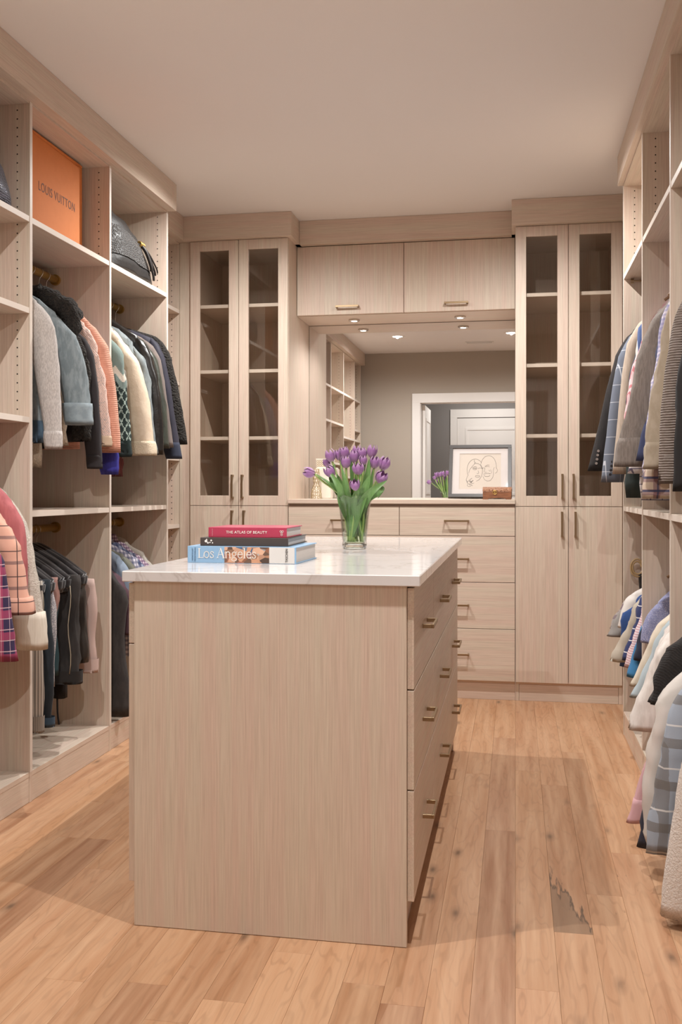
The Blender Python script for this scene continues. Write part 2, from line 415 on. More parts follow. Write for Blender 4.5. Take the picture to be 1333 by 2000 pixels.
def tall(label, x0, x1, shelves, xs, fill):
    t = thing('tall_cabinet', label, 'cabinet', ((x0+x1)/2, 5.7, 0))
    ys = YT+.0205; yb = 5.985
    box('side_panel', x0, x0+.019, ys, yb, 0, 2.604, MV, t); box('side_panel', x1-.019, x1, ys, yb, 0, 2.604, MV, t)
    box('back_panel', x0+.019, x1-.019, yb-.008, yb, .1, 2.604, MV, t, 0); box('top_panel', x0+.019, x1-.019, ys, yb-.009, 2.585, 2.604, MX, t)
    box('floor_shelf', x0+.019, x1-.019, ys, yb-.009, .09, .108, MX, t); box('toe_kick', x0+.02, x1-.02, YT+.015+.0065, YT+.034, 0, .089, MX, t)
    box('mid_shelf', x0+.0195, x1-.0195, ys, yb-.009, 1.057, 1.077, MX, t)
    for z in shelves:
        sh = box('shelf', x0+.0195, x1-.0195, ys+.012, yb-.009, z-.02, z, MX, t)
        box('edge_banding', x0+.0195, x1-.0195, ys+.011, ys+.012, z-.0195, z-.0005, EDGE, sh, 0)
    g = .0015
    glass_door(t, x0+g, xs-g, 1.0685, 2.600, YT, xs-.033); glass_door(t, xs+g, x1-g, 1.0685, 2.600, YT, xs+.026)
    flat_door(t, x0+g, xs-g, .105, 1.0655, YT, (xs-.035, YT, .972), (0,0,1)); flat_door(t, xs+g, x1-g, .105, 1.0655, YT, (xs+.036, YT, .972), (0,0,1))
    if fill: box('filler_strip', fill[0], fill[1], YT+.018, YT+.037, 0, 2.602, MV, t)
    return t
XT0, XT1, XT2, XT3 = -1.8655, -1.2793, 0.0, .5679
tall('tall pale wood cabinet with glass doors at the back, left of the mirror', XT0, XT1, [2.236, 1.856, 1.468], (XT0+XT1)/2, (XC+.001, XT0-.001))
tall('tall pale wood cabinet with glass doors at the back, right of the mirror', XT2, XT3, [2.240, 1.852, 1.465], (XT2+XT3)/2, (XT3+.001, XW1-.002))
# drawer chest and its top
ch = thing('drawer_chest', 'low pale wood chest of wide drawers under the mirror', 'chest', (-.64, 5.7, 0))
cx0, cx1 = XT1+.001, XT2-.001
box('carcass', cx0, cx1, YT+.0215, 5.985, .09, 1.08, MX, ch); box('toe_kick', cx0, cx1, YT+.0225, YT+.04, 0, .089, MX, ch)
mid = (cx0+cx1)/2; q = .0015
def drawer(x0, x1, z0, z1, hs):
    o = box('drawer', x0+q, x1-q, YT, YT+.0195, z0+q, z1-q, MX, ch, .0012)
    for h in hs: handle(o, (h, YT, (z0+z1)/2+.002), .137, (1,0,0), (0,-1,0))
drawer(cx0, mid, .903, 1.067, [-.96]); drawer(mid, cx1, .903, 1.067, [-.32])
for a, b in ((.6477, .903), (.3923, .6477), (.1046, .3923)): drawer(cx0, cx1, a, b, [-.96, -.32])
ct = box('countertop', cx0, cx1, YT-.012, 5.985, 1.0805, 1.104, MX, None, .0012, label='pale wood worktop of the chest below the mirror', cat='countertop')
# mirror, upper cupboards
mir = thing('wall_mirror', 'large frameless mirror above the chest reflecting the doorway', 'mirror', ((cx0+cx1)/2, 5.985, 1.105))
MROT = 0.0
mo = box('mirror_glass', cx0+.001, cx1-.001, 5.979, 5.984, 1.1045, 2.186, MIRROR, mir, 0)
mb_ = MB(); mb_.box(cx0+.001, cx1-.001, 5.9845, 5.992, 1.1045, 2.186); mb_.build('mirror_backing', plain('mirror_edge', '#4A4A44', .6), mir)
uc = thing('upper_cupboard', 'pale wood double upper cupboard above the mirror', 'cupboard', (-.64, 5.8, 2.19))
YU = 5.629
box('carcass', cx0, cx1, YU+.021, 5.985, 2.1888, 2.600, MX, uc, .0008)
flat_door(uc, cx0+.002, mid-.0015, 2.192, 2.598, YU, (-.972, YU, 2.235), (1,0,0)); flat_door(uc, mid+.0015, cx1-.002, 2.192, 2.598, YU, (-.335, YU, 2.235), (1,0,0))
# light fittings
LAMPM = emit('lamp_diffuser', (1, .93, .84, 1), 12)
for i, (x, y) in enumerate(PUCK):
    t = thing('puck_light', ['small lit puck light under the upper cupboard, left one', 'small lit puck light under the upper cupboard, right one'][i], 'light', (x, y, 2.188))
    m_ = MB(); m_.add(*lathe(x, y, [(.018, 2.178), (.031, 2.178), (.034, 2.181), (.034, 2.1885), (.018, 2.1885)])); m_.build('trim_ring', STEEL, t, smooth=False)
    m_ = MB(); m_.add(*tube([(x, y, 2.1795), (x, y, 2.188)], .0178, 24)); m_.build('diffuser', LAMPM, t)
for i, (x, y) in enumerate(DOWN):
    t = thing('recessed_downlight', ['round recessed ceiling light seen in the mirror, left one', 'round recessed ceiling light seen in the mirror, right one'][i], 'light', (x, y, ZC))
    m_ = MB(); m_.add(*lathe(x, y, [(.052, ZC-.004), (.075, ZC-.006), (.08, ZC-.001), (.052, ZC-.001)])); m_.build('trim_ring', WHITE, t)
    m_ = MB(); m_.add(*tube([(x, y, ZC-.003), (x, y, ZC-.0005)], .0515, 28)); m_.build('diffuser', LAMPM, t)
vt = thing('ceiling_vent', 'white slotted air vent in the ceiling, seen in the mirror', 'vent', (-.38, 1.45, ZC))
m_ = MB(); X0, X1, Y0, Y1 = -.53, -.23, 1.38, 1.50
m_.box(X0, X1, Y0, Y0+.015, ZC-.006, ZC-.0005); m_.box(X0, X1, Y1-.015, Y1, ZC-.006, ZC-.0005); m_.box(X0, X0+.015, Y0+.015, Y1-.015, ZC-.006, ZC-.0005); m_.box(X1-.015, X1, Y0+.015, Y1-.015, ZC-.006, ZC-.0005)
m_.build('frame', WHITE, vt)
box('duct_opening', X0+.015, X1-.015, Y0+.015, Y1-.015, ZC-.0012, ZC-.0005, DARK, vt, 0)
for k in range(5): box('louvre', X0+.015, X1-.015, Y0+.022+k*.017, Y0+.030+k*.017, ZC-.006, ZC-.0015, WHITE, vt, 0)

# ------------------------------------------------------------------ island
IX0, IX1, IY0, IY1 = -1.0013, -.2711, 2.45, 4.345
isl = thing('closet_island', 'pale wood island cabinet in the middle with brass-pulled drawers', 'island', ((IX0+IX1)/2, 3.4, 0))
ZI = .9165
box('end_panel', IX0, IX1, IY0, IY0+.019, .001, ZI, MV, isl, .0012); box('end_panel', IX0, IX1, IY1-.019, IY1, .001, ZI, MV, isl, .0012)
box('carcass', IX0+.003, IX1-.003, IY0+.0195, IY1-.0195, .108, ZI, MY, isl, 0)
box('plinth', IX0+.03, IX1-.0145, IY0+.0195, IY1-.0195, .001, .1075, MY, isl, 0)
cols = [(IY0+.006, 3.056), (3.056, 3.708), (3.708, IY1-.004)]
rows_ = [(.3974, .1135), (.6526, .3974), (ZI-.003, .6526)]
for a, b in cols:
    for zt, zb in rows_:
        o = box('drawer', IX1+.0008, IX1+.0178, a+.0015, b-.0015, zb+.0018, zt-.0018, MY, isl, .0012)
        handle(o, (IX1+.0178, (a+b)/2+.003, (zt+zb)/2), .137, (0,1,0), (1,0,0))
for a, b in cols:
    o = box('drawer', IX0-.0178, IX0-.0008, a+.0015, b-.0015, .7515, ZI-.004, MY, isl, .0012); handle(o, (IX0-.0178, (a+b)/2, .83), .137, (0,1,0), (-1,0,0))
    h = (a+b)/2
    for aa, bb_ in ((a, h), (h, b)):
        o = box('door', IX0-.0178, IX0-.0008, aa+.0015, bb_-.0015, .1145, .7485, MV, isl, .0012)
        handle(o, (IX0-.0178, h+(-.035 if aa == a else .035), .66), .137, (0,0,1), (-1,0,0))
box('island_countertop', -1.0306, -.2357, 2.4365, 4.369, ZI+.0008, .9455, QUARTZ, None, .0022, label='polished white quartz slab with grey veins on the island', cat='countertop')

# ------------------------------------------------------------------ fabrics
def fabric(name, col, col2=None, mscale=(60,60,60), mix=.5, kind='weave', strength=.35, rough=.9, stripes=(), sheen=.03, hv=(1, .8, 0), contrast=(.42,.58)):
    m = N(name); c = m.coords('Object')
    base = lin(col)
    if col2:
        f = m.ramp(m.noise(m.coords('Object', mscale), 1, 3, .6), [(contrast[0], (0,0,0)), (contrast[1], (1,1,1))])
        base = m.mix(m.math('MULTIPLY', f, mix), lin(col), lin(col2))
    if stripes:
        dot = m.n('ShaderNodeVectorMath', operation='DOT_PRODUCT'); m.l(c, dot.inputs[0]); dot.inputs[1].default_value = hv
        sp = m.n('ShaderNodeSeparateXYZ'); m.l(c, sp.inputs[0])
        ax = {'h': dot.outputs['Value'], 'v': sp.outputs[2]}
        for a, per, ph, wd, sc, al in stripes:
            fr = m.math('FRACT', m.math('ADD', m.math('DIVIDE', ax[a], per), ph+50))
            k = m.math('LESS_THAN', fr, wd)
            base = m.mix(m.math('MULTIPLY', k, al), base, lin(sc))
    m.set(col=base, rough=rough, sheen=sheen)
    if kind == 'weave': m.bump(m.noise(c, 700, 2), strength, .0006)
    elif kind == 'knit':
        wv = m.n('ShaderNodeTexWave', wave_type='BANDS', bands_direction='DIAGONAL'); wv.inputs['Scale'].default_value = 55; wv.inputs['Distortion'].default_value = 3; wv.inputs['Detail Scale'].default_value = 3; m.l(c, wv.inputs['Vector']); m.bump(wv.outputs['Fac'], strength, .003)
    elif kind == 'rib':
        wv = m.n('ShaderNodeTexWave', wave_type='BANDS', bands_direction='Z'); wv.inputs['Scale'].default_value = 38; wv.inputs['Distortion'].default_value = 1.2; m.l(c, wv.inputs['Vector']); m.bump(wv.outputs['Fac'], strength, .004)
    elif kind == 'fur': m.bump(m.noise(c, 160, 3, .7), 1.0, .006)
    elif kind == 'leather': m.bump(m.noise(c, 60, 4, .6), .5, .003)
    elif kind == 'curl':
        vo = m.n('ShaderNodeTexVoronoi'); vo.inputs['Scale'].default_value = 110; m.l(c, vo.inputs['Vector']); m.bump(vo.outputs['Distance'], 1.0, .006)
    return m.m

def nz(p, s, zs): return noise.noise(Vector((p[0]*s, p[1]*s, p[2]*zs)))
def wobble(rs, seed, fold, fuzz):
    """folds that run down the cloth, plus fine pile"""
    off = Vector((seed*3.1, seed*1.7, seed*.9)); out = []
    for r in rs:
        c = sum(r, Vector())/len(r); rr = []
        for p in r:
            d = p-c; d.z = 0
            if d.length > 1e-6: d.normalize()
            q = p+off
            a = fold*(1.5*nz(q, 20, 2.4)+.9*(.35-abs(nz(q, 34, 5.5))*1.6)+.45*nz(q, 26, 26)) + (fuzz*nz(q, 150, 150) if fuzz else 0)
            rr.append(p + d*a)
        out.append(rr)
    return out
def ell(c, a, b, n, pw=1.0):
    return [Vector((c[0]+a*math.copysign(abs(math.cos(t))**pw, math.cos(t)), c[1]+b*math.copysign(abs(math.sin(t))**pw, math.sin(t)), c[2])) for t in [2*PI*j/n for j in range(n)]]
HOOK = {}
def make_hanger(X, Y, zrod, zneck, half, drop, label, group, mat, bar=False, thick=.006, hooklabel=False):
    SEED[0] += 1; rng = random.Random(SEED[0]); key = (round(zrod-zneck, 3), round(half, 3), round(drop, 3), mat.name, bar)
    if key in HOOK:
        src = HOOK[key]; t = src.copy(); COL.objects.link(t); t.location = (X, Y, zrod); t['label'] = label
        if bar: t.rotation_euler = (0, 0, rng.uniform(-.10, .10))
        if group: t['group'] = group
        elif 'group' in t: del t['group']
        for chd in list(src.children):
            cc = chd.copy(); cc.parent = t; COL.objects.link(cc)
        return t
    t = thing('clothes_hanger', label, 'hanger', (X, Y, zrod), group)
    R = .0195
    pts = [(X+R*math.cos(a), Y, zrod+R*math.sin(a)) for a in [math.radians(v) for v in (200, 150, 110, 70, 30, -10, -50)]]
    pts += [(X+.002, Y, zrod-.032), (X, Y, zneck+.01), (X, Y, zneck-.012)]
    m_ = MB(); m_.add(*tube(spl(pts, 3), .0017, 6)); m_.build('hook', STEEL, t, smooth=True)
    f = spl([(X-half, Y, zneck-drop), (X-half*.6, Y, zneck-drop*.52), (X-half*.15, Y, zneck-.012), (X, Y, zneck-.004), (X+half*.15, Y, zneck-.012), (X+half*.6, Y, zneck-drop*.52), (X+half, Y, zneck-drop)], 4)
    m_ = MB(); m_.add(*tube(f, thick, 8)); m_.build('shoulder_bar', mat, t, smooth=True)
    if bar:
        m_ = MB(); m_.add(*tube(spl([(X-half, Y, zneck-drop), (X-half*.97, Y, zneck-drop-.03), (X-half*.8, Y, zneck-drop-.035), (X+half*.8, Y, zneck-drop-.035), (X+half*.97, Y, zneck-drop-.03), (X+half, Y, zneck-drop)], 4), thick, 8)); m_.build('trouser_bar', mat, t, smooth=True)
    HOOK[key] = t
    return t
WOODH = plain('hanger_wood', '#8A6748', .5); VELV = plain('black_velvet', '#1B1415', .95, sheen=.5)
SEED = [0]
def garment(name, label, cat, short, Y, s, zrod, neck, sh, tip, sw, hem, mat, thick=.038, cuff=None, collar=None, fold=.018, fuzz=0, hang=WOODH, body_w=None, hem_mat=None, bend=.0, group=None, far=True, hem_py=None, extras=None, swell=1.0):
    """a garment on its hanger: sh and tip are photograph positions of the aisle-side shoulder and sleeve end at depth Y"""
    SEED[0] += 1; sd = SEED[0]
    X0 = (XL-.255) if s > 0 else (XR+.255)
    S = at(sh[0], sh[1], Y); T = at(tip[0], tip[1], Y)
    W = abs(S.x-X0); zn = neck
    t = thing(name, label, cat, (X0, Y, zn), group)
    zs = S.z; Wf = W; W = W-.035; rows = [(.045, zn+.004, .024), (.062, zn-.006, .028)]
    for k in (.25, .5, .75, .92): rows.append((.062+(W-.062)*k, zn-.006+(zs-zn+.006)*(k**1.25), .028+.010*k))
    rows.append((W+.004, zs-.022, thick*.8)); 
    bw = min(body_w or W, W+.0) if body_w is None else body_w; zh = hem
    for k in range(1, 11):
        u = k/10; rows.append((W+.004+(bw-W-.004)*min(1, u*3.), zs-.03+(zh-zs+.03)*u, thick*(.85+.35*u)))
    rs = [ell((X0, Y, z), a, b, 30, .8) for a, z, b in rows]
    lo = rs[-1]; rs.append([p+Vector((0, 0, .03))+(Vector((X0, Y, p.z))-p)*.12 for p in lo])
    r2 = wobble(rs, sd, fold, fuzz); r2[0] = rs[0]
    v, f = rings(r2, False); f.append(tuple(range(30))[::-1])
    body = mesh('body', v, f, mat, t, smooth=True)
    if hem_mat:
        h = MB(); hr = [ell((X0, Y, zh+dz), bw*1.02+.004, thick*1.25+.004, 30, .8) for dz in (.075, .05, .02, -.012)]; hr.append([p+Vector((0,0,.03)) for p in hr[-1]])
        h.add(*rings(wobble(hr, sd, fold, fuzz), False)); h.build('hem_band', hem_mat, t, smooth=True)
    # sleeves
    def sleeve(P0, P1, P2, w0, w1, cf):
        n = 22; rr = []; ns = 18
        for i in range(n+1):
            u = i/n; c = bez(P0, P1, P2, u); a = w0+(w1-w0)*u
            cap_ = min(1, .42+.58*(u/.13)**.7) if u < .13 else 1
            a2 = a*cap_*swell; e_ = ell(c, a2, a2*(.50+.12*min(1, u*2.5)), ns, .95); sg = 1 if P0.x > X0 else -1; kt = .85*max(0, 1-u/.45)
            e_ = [p-Vector((0,0,(p.x-c.x)*sg*kt)) for p in e_]; rr.append(e_)
        rr.append([p+Vector((0,0,.018))+(P2-p)*.25 for p in rr[-1]])
        rr = wobble(rr, sd+.37, fold*.75, fuzz); v, f = rings(rr, False); f.append(tuple(range(ns))[::-1])
        o = mesh('sleeve', v, f, mat, t, smooth=True)
        if cf:
            L, k, cm = cf; u0 = 1-L/max(.1, (P0-P2).length); cr_ = []
            for i in range(6):
                u = u0+(1.015-u0)*i/5; c = bez(P0, P1, P2, u); a = (w0+(w1-w0)*u)*k+.002; cr_.append(ell(c, a*(.96 if i in (0, 5) else 1), a*.66, ns, .95))
            cr_ = [[p+(bez(P0,P1,P2,u0)-p)*.12 for p in cr_[0]]] + cr_ + [[p+Vector((0,0,.012))+(P2-p)*.2 for p in cr_[-1]]]
            v, f = rings(wobble(cr_, sd+.37, fold*.75, fuzz), False); mesh('cuff', v, f, cm or mat, o, smooth=True)
        return o
    W = Wf; P0 = Vector((S.x-s*(sw[0]*.72), Y, zs-.012+(zn-zs)/W*sw[0]*.45)); P1 = Vector((S.x+s*(.012+bend), Y-.004, (zs*.6+T.z*.4)))
    sleeve(P0, P1, T, sw[0], sw[1], cuff)
    if far:
        mx = lambda p: Vector((2*X0-p.x-s*.02 if abs(2*X0-p.x) < 9 else p.x, p.y, p.z))
        T2 = Vector((X0-s*min(abs(T.x-X0), .255), Y, T.z)); P02 = Vector((2*X0-P0.x, Y, P0.z)); P12 = Vector((X0-s*(W+.005), Y, P1.z))
        sleeve(P02, P12, T2, sw[0], sw[1], cuff)
    if collar:
        ch_, cm = collar; cr_ = [ell((X0, Y, zn-.035), .085, .036, 24, .9), ell((X0, Y, zn-.005), .075, .036, 24, .9), ell((X0, Y, zn+ch_), .066, .034, 24, .9), ell((X0, Y, zn+ch_+.004), .058, .027, 24, .9), ell((X0, Y, zn-.002), .052, .024, 24, .9)]
        v, f = rings(wobble(cr_, sd, .003, fuzz), False); mesh('collar', v, f, cm or mat, t, smooth=True)
    if extras: extras(t, X0, Y, S, T)
    make_hanger(X0, Y, zrod, zn, .17, min(.10, max(.05, zn-zs)), 'clothes hanger carrying the ' + short, None, hang)
    return t
def stripe_set(*a): return tuple(a)
RU, RL = ZRU, ZRL
D_DEN = fabric('denim_light', '#8C969A', '#6C787D', (60,60,18), .7)
D_DEN2 = fabric('denim_mid', '#4E667A', '#2F4356', (25,25,10), .7)
G = garment
def buttons(zs, mat, dx=.0, n=4, step=.09, yoff=-.045):
    def fn(t, X0, Y, S, T):
        for k in range(n):
            m_ = MB(); z = S.z-.12-k*step; m_.add(*tube([(X0+dx, Y+yoff-.006, z), (X0+dx, Y+yoff+.004, z)], .007, 10)); m_.build('button', mat, t)
    return fn
def sleeve_buttons(mat, n=4, off=.03):
    def fn(t, X0, Y, S, T):
        for k in range(n):
            z = T.z+.035+k*.019; m_ = MB(); m_.add(*tube([(T.x-off*.35+k*.003, Y-.034, z), (T.x-off*.35+k*.003, Y-.026, z)], .0062, 10)); m_.build('button', mat, t)
    return fn

# left wardrobe, second opening from the front, upper rod
G('sweater','light heather grey sweater, nearest on the upper left rod','sweater','light heather grey sweater',3.45,1,RU,2.005,(93,592),(104,872),(.062,.036),1.34,fabric('heather_grey_knit','#C9C2BD','#9A928E',(300,300,80),.55),cuff=(.05,1.0,None),fold=.007,body_w=.15)
G('denim_jacket','light blue denim jacket with a turned-back cuff behind the grey sweater','jacket','light blue denim jacket',3.60,1,RU,1.975,(128,614),(155,826),(.068,.05),1.36,D_DEN,cuff=(.068,1.16,fabric('denim_cuff','#939FA5','#7C8990',(40,40,40),.6)),collar=(.02,None),fold=.010,hem_mat=D_DEN2,bend=.02,body_w=.17)
G('cardigan','cream fluffy cardigan hanging longest behind the denim jacket','cardigan','cream fluffy cardigan',3.655,1,RU,1.985,(118,640),(112,870),(.05,.04),1.25,fabric('cream_fluff','#D6C3AC','#C0AC94',(80,80,80),.6,'fur'),fuzz=.004,body_w=.13)
BCURL = fabric('black_curly_fleece','#1D1916','#3A332D',(120,120,120),.5,'curl',rough=1)
def furcollar(t, X0, Y, S, T):
    m_ = MB(); a = Vector((X0+.06, Y-.01, 1.975)); p = [a, Vector((X0+.13, Y-.02, 1.955)), Vector((X0+.20, Y-.035, 1.915)), Vector((X0+.255, Y-.045, 1.885)), Vector((X0+.27, Y-.045, 1.83)), Vector((X0+.245, Y-.045, 1.74)), Vector((X0+.24, Y-.045, 1.64))]
    c = spl(p, 5); v, f = tube(c, [.03+.012*math.sin(PI*min(1, i/len(c)*1.3)) for i in range(len(c))], 12)
    v = [tuple(Vector(q)+Vector((nz(q, 60, 60), nz(Vector(q)+Vector((5,0,0)), 60, 60), nz(Vector(q)+Vector((0,5,0)), 60, 60)))*.014) for q in v]
    m_.add(v, f); m_.build('curly_collar', BCURL, t, smooth=True)
G('teddy_coat','black curly fleece coat with a thick rolled collar','coat','black curly fleece coat',3.71,1,RU,1.97,(152,640),(158,862),(.06,.045),1.33,BCURL,fuzz=.006,extras=furcollar,body_w=.2)
G('pullover','charcoal black long-sleeved top with the longest sleeve on the upper left rod','top','charcoal black long-sleeved top',3.775,1,RU,1.99,(172,655),(186,911),(.045,.036),1.36,fabric('charcoal_jersey','#2F2A2C'),fold=.004,cuff=(.04,.95,None))
G('sweater','speckled oatmeal and pink knitted sweater','sweater','speckled oatmeal sweater',3.83,1,RU,1.99,(180,636),(200,868),(.048,.04),1.38,fabric('speckled_knit','#E0BFB2','#A59A98',(170,170,110),.75,'knit',contrast=(.55,.62)),fuzz=.003,cuff=(.03,1.0,fabric('oat_cuff','#CFB49B')))
SALM = fabric('salmon_ribbed_knit','#E3A48C','#D4927C',(60,60,60),.5,'rib',.6)
G('sweater','salmon pink ribbed sweater beside the wardrobe upright','sweater','salmon pink ribbed sweater',3.90,1,RU,2.0,(196,634),(216,884),(.062,.048),1.335,SALM,fold=.006,body_w=.19,bend=.012)
BPAT = fabric('blue_oat_pattern_knit','#C9B8A8','#5A57A8',(180,180,150),.8,'knit',contrast=(.48,.52))
G('sweater','oat and blue flecked sweater with a vivid blue cuff','sweater','oat and blue flecked sweater',3.965,1,RU,1.98,(203,655),(213,922),(.045,.035),1.37,BPAT,cuff=(.10,1.05,fabric('vivid_blue_rib','#4443A5','#353390',(150,150,2),.8)),fuzz=.002)

# third opening, upper rod
FI = fabric('sage_fair_isle','#7E8D86',None,kind='knit')
def fairisle():
    m = N('fair_isle_knit'); c = m.coords('Object'); sp = m.n('ShaderNodeSeparateXYZ'); m.l(c, sp.inputs[0])
    dot = m.n('ShaderNodeVectorMath', operation='DOT_PRODUCT'); m.l(c, dot.inputs[0]); dot.inputs[1].default_value = (1,.8,0)
    q = lambda s, k: m.math('MULTIPLY', m.math('FLOOR', m.math('DIVIDE', s, k)), k)
    h = q(dot.outputs['Value'], .006); z = q(sp.outputs[2], .006)
    tri = m.math('PINGPONG', h, .045)
    zz = m.math('SUBTRACT', z, m.math('MULTIPLY', tri, .9))
    col = lin('#7E8F89')
    def band(a, b): return m.math('MULTIPLY', m.math('GREATER_THAN', zz, a), m.math('LESS_THAN', zz, b))
    col = m.mix(band(-.36, -.325), col, lin('#DCD3C4'))
    dk = m.math('LESS_THAN', zz, -.395); col = m.mix(dk, col, lin('#22302E'))
    dia = m.math('MINIMUM', m.math('PINGPONG', m.math('ADD', z, m.math('MULTIPLY', h, 1.4)), .03), m.math('PINGPONG', m.math('SUBTRACT', z, m.math('MULTIPLY', h, 1.4)), .03))
    col = m.mix(m.math('MULTIPLY', m.math('MULTIPLY', m.math('LESS_THAN', dia, .0055), dk), m.math('GREATER_THAN', z, -.62)), col, lin('#9FB0A6'))
    m.set(col=col, rough=.95); m.bump(m.noise(c, 300, 2), .5, .002); return m.m
G('sweater','sage green fair isle sweater with dark diamonds, nearest in the third opening','sweater','sage fair isle sweater',4.155,1,RU,2.0,(233,664),(236,888),(.058,.042),1.37,fairisle(),fuzz=.002,cuff=(.05,.95,fabric('dark_green_rib','#1E2B2A')),body_w=.16)
CRM = fabric('cream_sheepskin_leather','#E3D0B8','#D5BFA5',(30,30,30),.5,'leather',rough=.55)
SHR = fabric('cream_shearling','#EBD9BE',None,kind='fur')
G('shearling_jacket','cream leather jacket with thick shearling cuffs','jacket','cream shearling jacket',4.30,1,RU,2.005,(258,668),(281,886),(.07,.056),1.36,CRM,cuff=(.05,1.1,SHR),collar=(.02,SHR),fold=.008,hem_mat=SHR,body_w=.19)
G('denim_jacket','pale grey denim jacket squeezed behind the cream shearling jacket','jacket','pale grey denim jacket',4.375,1,RU,1.98,(272,668),(294,886),(.05,.04),1.38,fabric('grey_denim','#8D9596','#6D7578',(40,40,15),.7))
BL = fabric('black_leather','#1C1917','#2A2522',(20,20,20),.5,'leather',rough=.32,sheen=0)
G('leather_jacket','glossy black leather jacket with a dark furry collar','jacket','black leather jacket',4.435,1,RU,2.01,(288,660),(303,888),(.055,.045),1.33,BL,collar=(.03,BCURL),fold=.012,body_w=.2,bend=.01)
G('bomber_jacket','olive green satin jacket on the upper rod','jacket','olive satin jacket',4.505,1,RU,1.985,(297,668),(313,876),(.048,.042),1.36,fabric('olive_satin','#41463C','#2C302A',(20,20,6),.7,rough=.4,kind='leather'),fold=.012,body_w=.18)
G('coat','grey taupe soft jacket on the upper rod','jacket','grey taupe jacket',4.575,1,RU,1.98,(304,668),(325,874),(.045,.04),1.36,fabric('taupe_suede','#7C706A','#6A5F5A',(60,60,20),.5),fold=.004)
G('bomber_jacket','navy jacket hanging before the black boucle coat','jacket','navy jacket',4.645,1,RU,1.985,(314,662),(339,892),(.048,.04),1.34,fabric('navy_twill','#2E2C3B','#23222F',(40,40,10),.6,rough=.7),cuff=(.06,1.0,fabric('navy_cuff','#34394A')),fold=.007,body_w=.18)
G('coat','black boucle coat, furthest on the upper left rod','coat','black boucle coat',4.715,1,RU,1.995,(324,660),(350,868),(.05,.046),1.38,fabric('black_boucle','#2A2520','#151210',(140,140,140),.7,'curl'),fuzz=.006,fold=.003,body_w=.18)
G('sweater','brick red sweater whose ribbed hem shows low in the third opening','sweater','brick red sweater',4.40,1,RU,1.95,(262,700),(268,860),(.04,.035),1.235,fabric('brick_knit','#7E4240','#6A3434',(60,60,60),.5,'knit'),hem_mat=fabric('brick_rib','#7A403D','#5D2C2B',(200,200,2),.8),body_w=.15,far=False)
G('shirt','grey plaid shirt whose tail hangs low beside the upright','shirt','grey plaid shirt',4.20,1,RU,1.95,(232,700),(232,850),(.035,.03),1.27,fabric('grey_plaid','#8C8378',stripes=[('h',.03,0,.12,'#4C4A48',.8),('v',.03,0,.12,'#4C4A48',.8)]),body_w=.12,far=False)

# first opening at the left edge, lower rod
ZR1 = 1.335
CK = lambda n, b, st, **k: fabric(n, b, stripes=st, **k)
G('shirt','navy and magenta plaid flannel shirt at the left edge','shirt','navy and magenta flannel shirt',2.93,1,ZR1,1.24,(-35,985),(5,1290),(.075,.055),.52,CK('magenta_plaid','#35284A',[('h',.07,0,.35,'#B8486A',.55),('v',.07,.1,.35,'#B8486A',.55),('v',.035,.3,.08,'#E6C3C6',.7),('h',.035,.6,.06,'#E6C3C6',.6)]),fold=.012,body_w=.2)
G('shirt','pink checked flannel shirt with dark grid lines and rolled cuff','shirt','pink checked flannel shirt',3.04,1,ZR1,1.25,(8,990),(36,1195),(.06,.05),.50,CK('pink_check','#E2AD98',[('v',.085,0,.13,'#8A6A66',.8),('h',.075,.2,.045,'#4A3638',.9),('v',.085,.5,.04,'#4A3638',.9),('h',.15,.6,.03,'#4A3638',.8)]),cuff=(.045,1.15,None),fold=.011,body_w=.25)
G('blouse','dusty rose blouse between the pink check and the cream cardigan','blouse','dusty rose blouse',3.13,1,ZR1,1.26,(22,955),(30,1160),(.055,.04),.62,fabric('dusty_rose','#BE6E70','#A85C60',(40,40,6),.7),fold=.012,body_w=.2)
G('cardigan','long cream wool cardigan with a deep folded cuff','cardigan','long cream cardigan',3.24,1,ZR1,1.27,(34,968),(62,1262),(.068,.052),.66,fabric('cream_wool','#D9CFC3','#C6BBAD',(120,120,60),.7,'fur'),fuzz=.002,cuff=(.11,1.12,fabric('cream_wool_cuff','#E4DACB','#D6CBBA',(200,200,3),.7)),body_w=.2,fold=.006)
G('tunic','grey-brown tunic hanging lowest at the left edge','tunic','grey-brown tunic',2.98,1,ZR1,1.2,(-20,1010),(-10,1200),(.05,.04),.44,fabric('grey_brown','#8E8378'),body_w=.27,far=False)

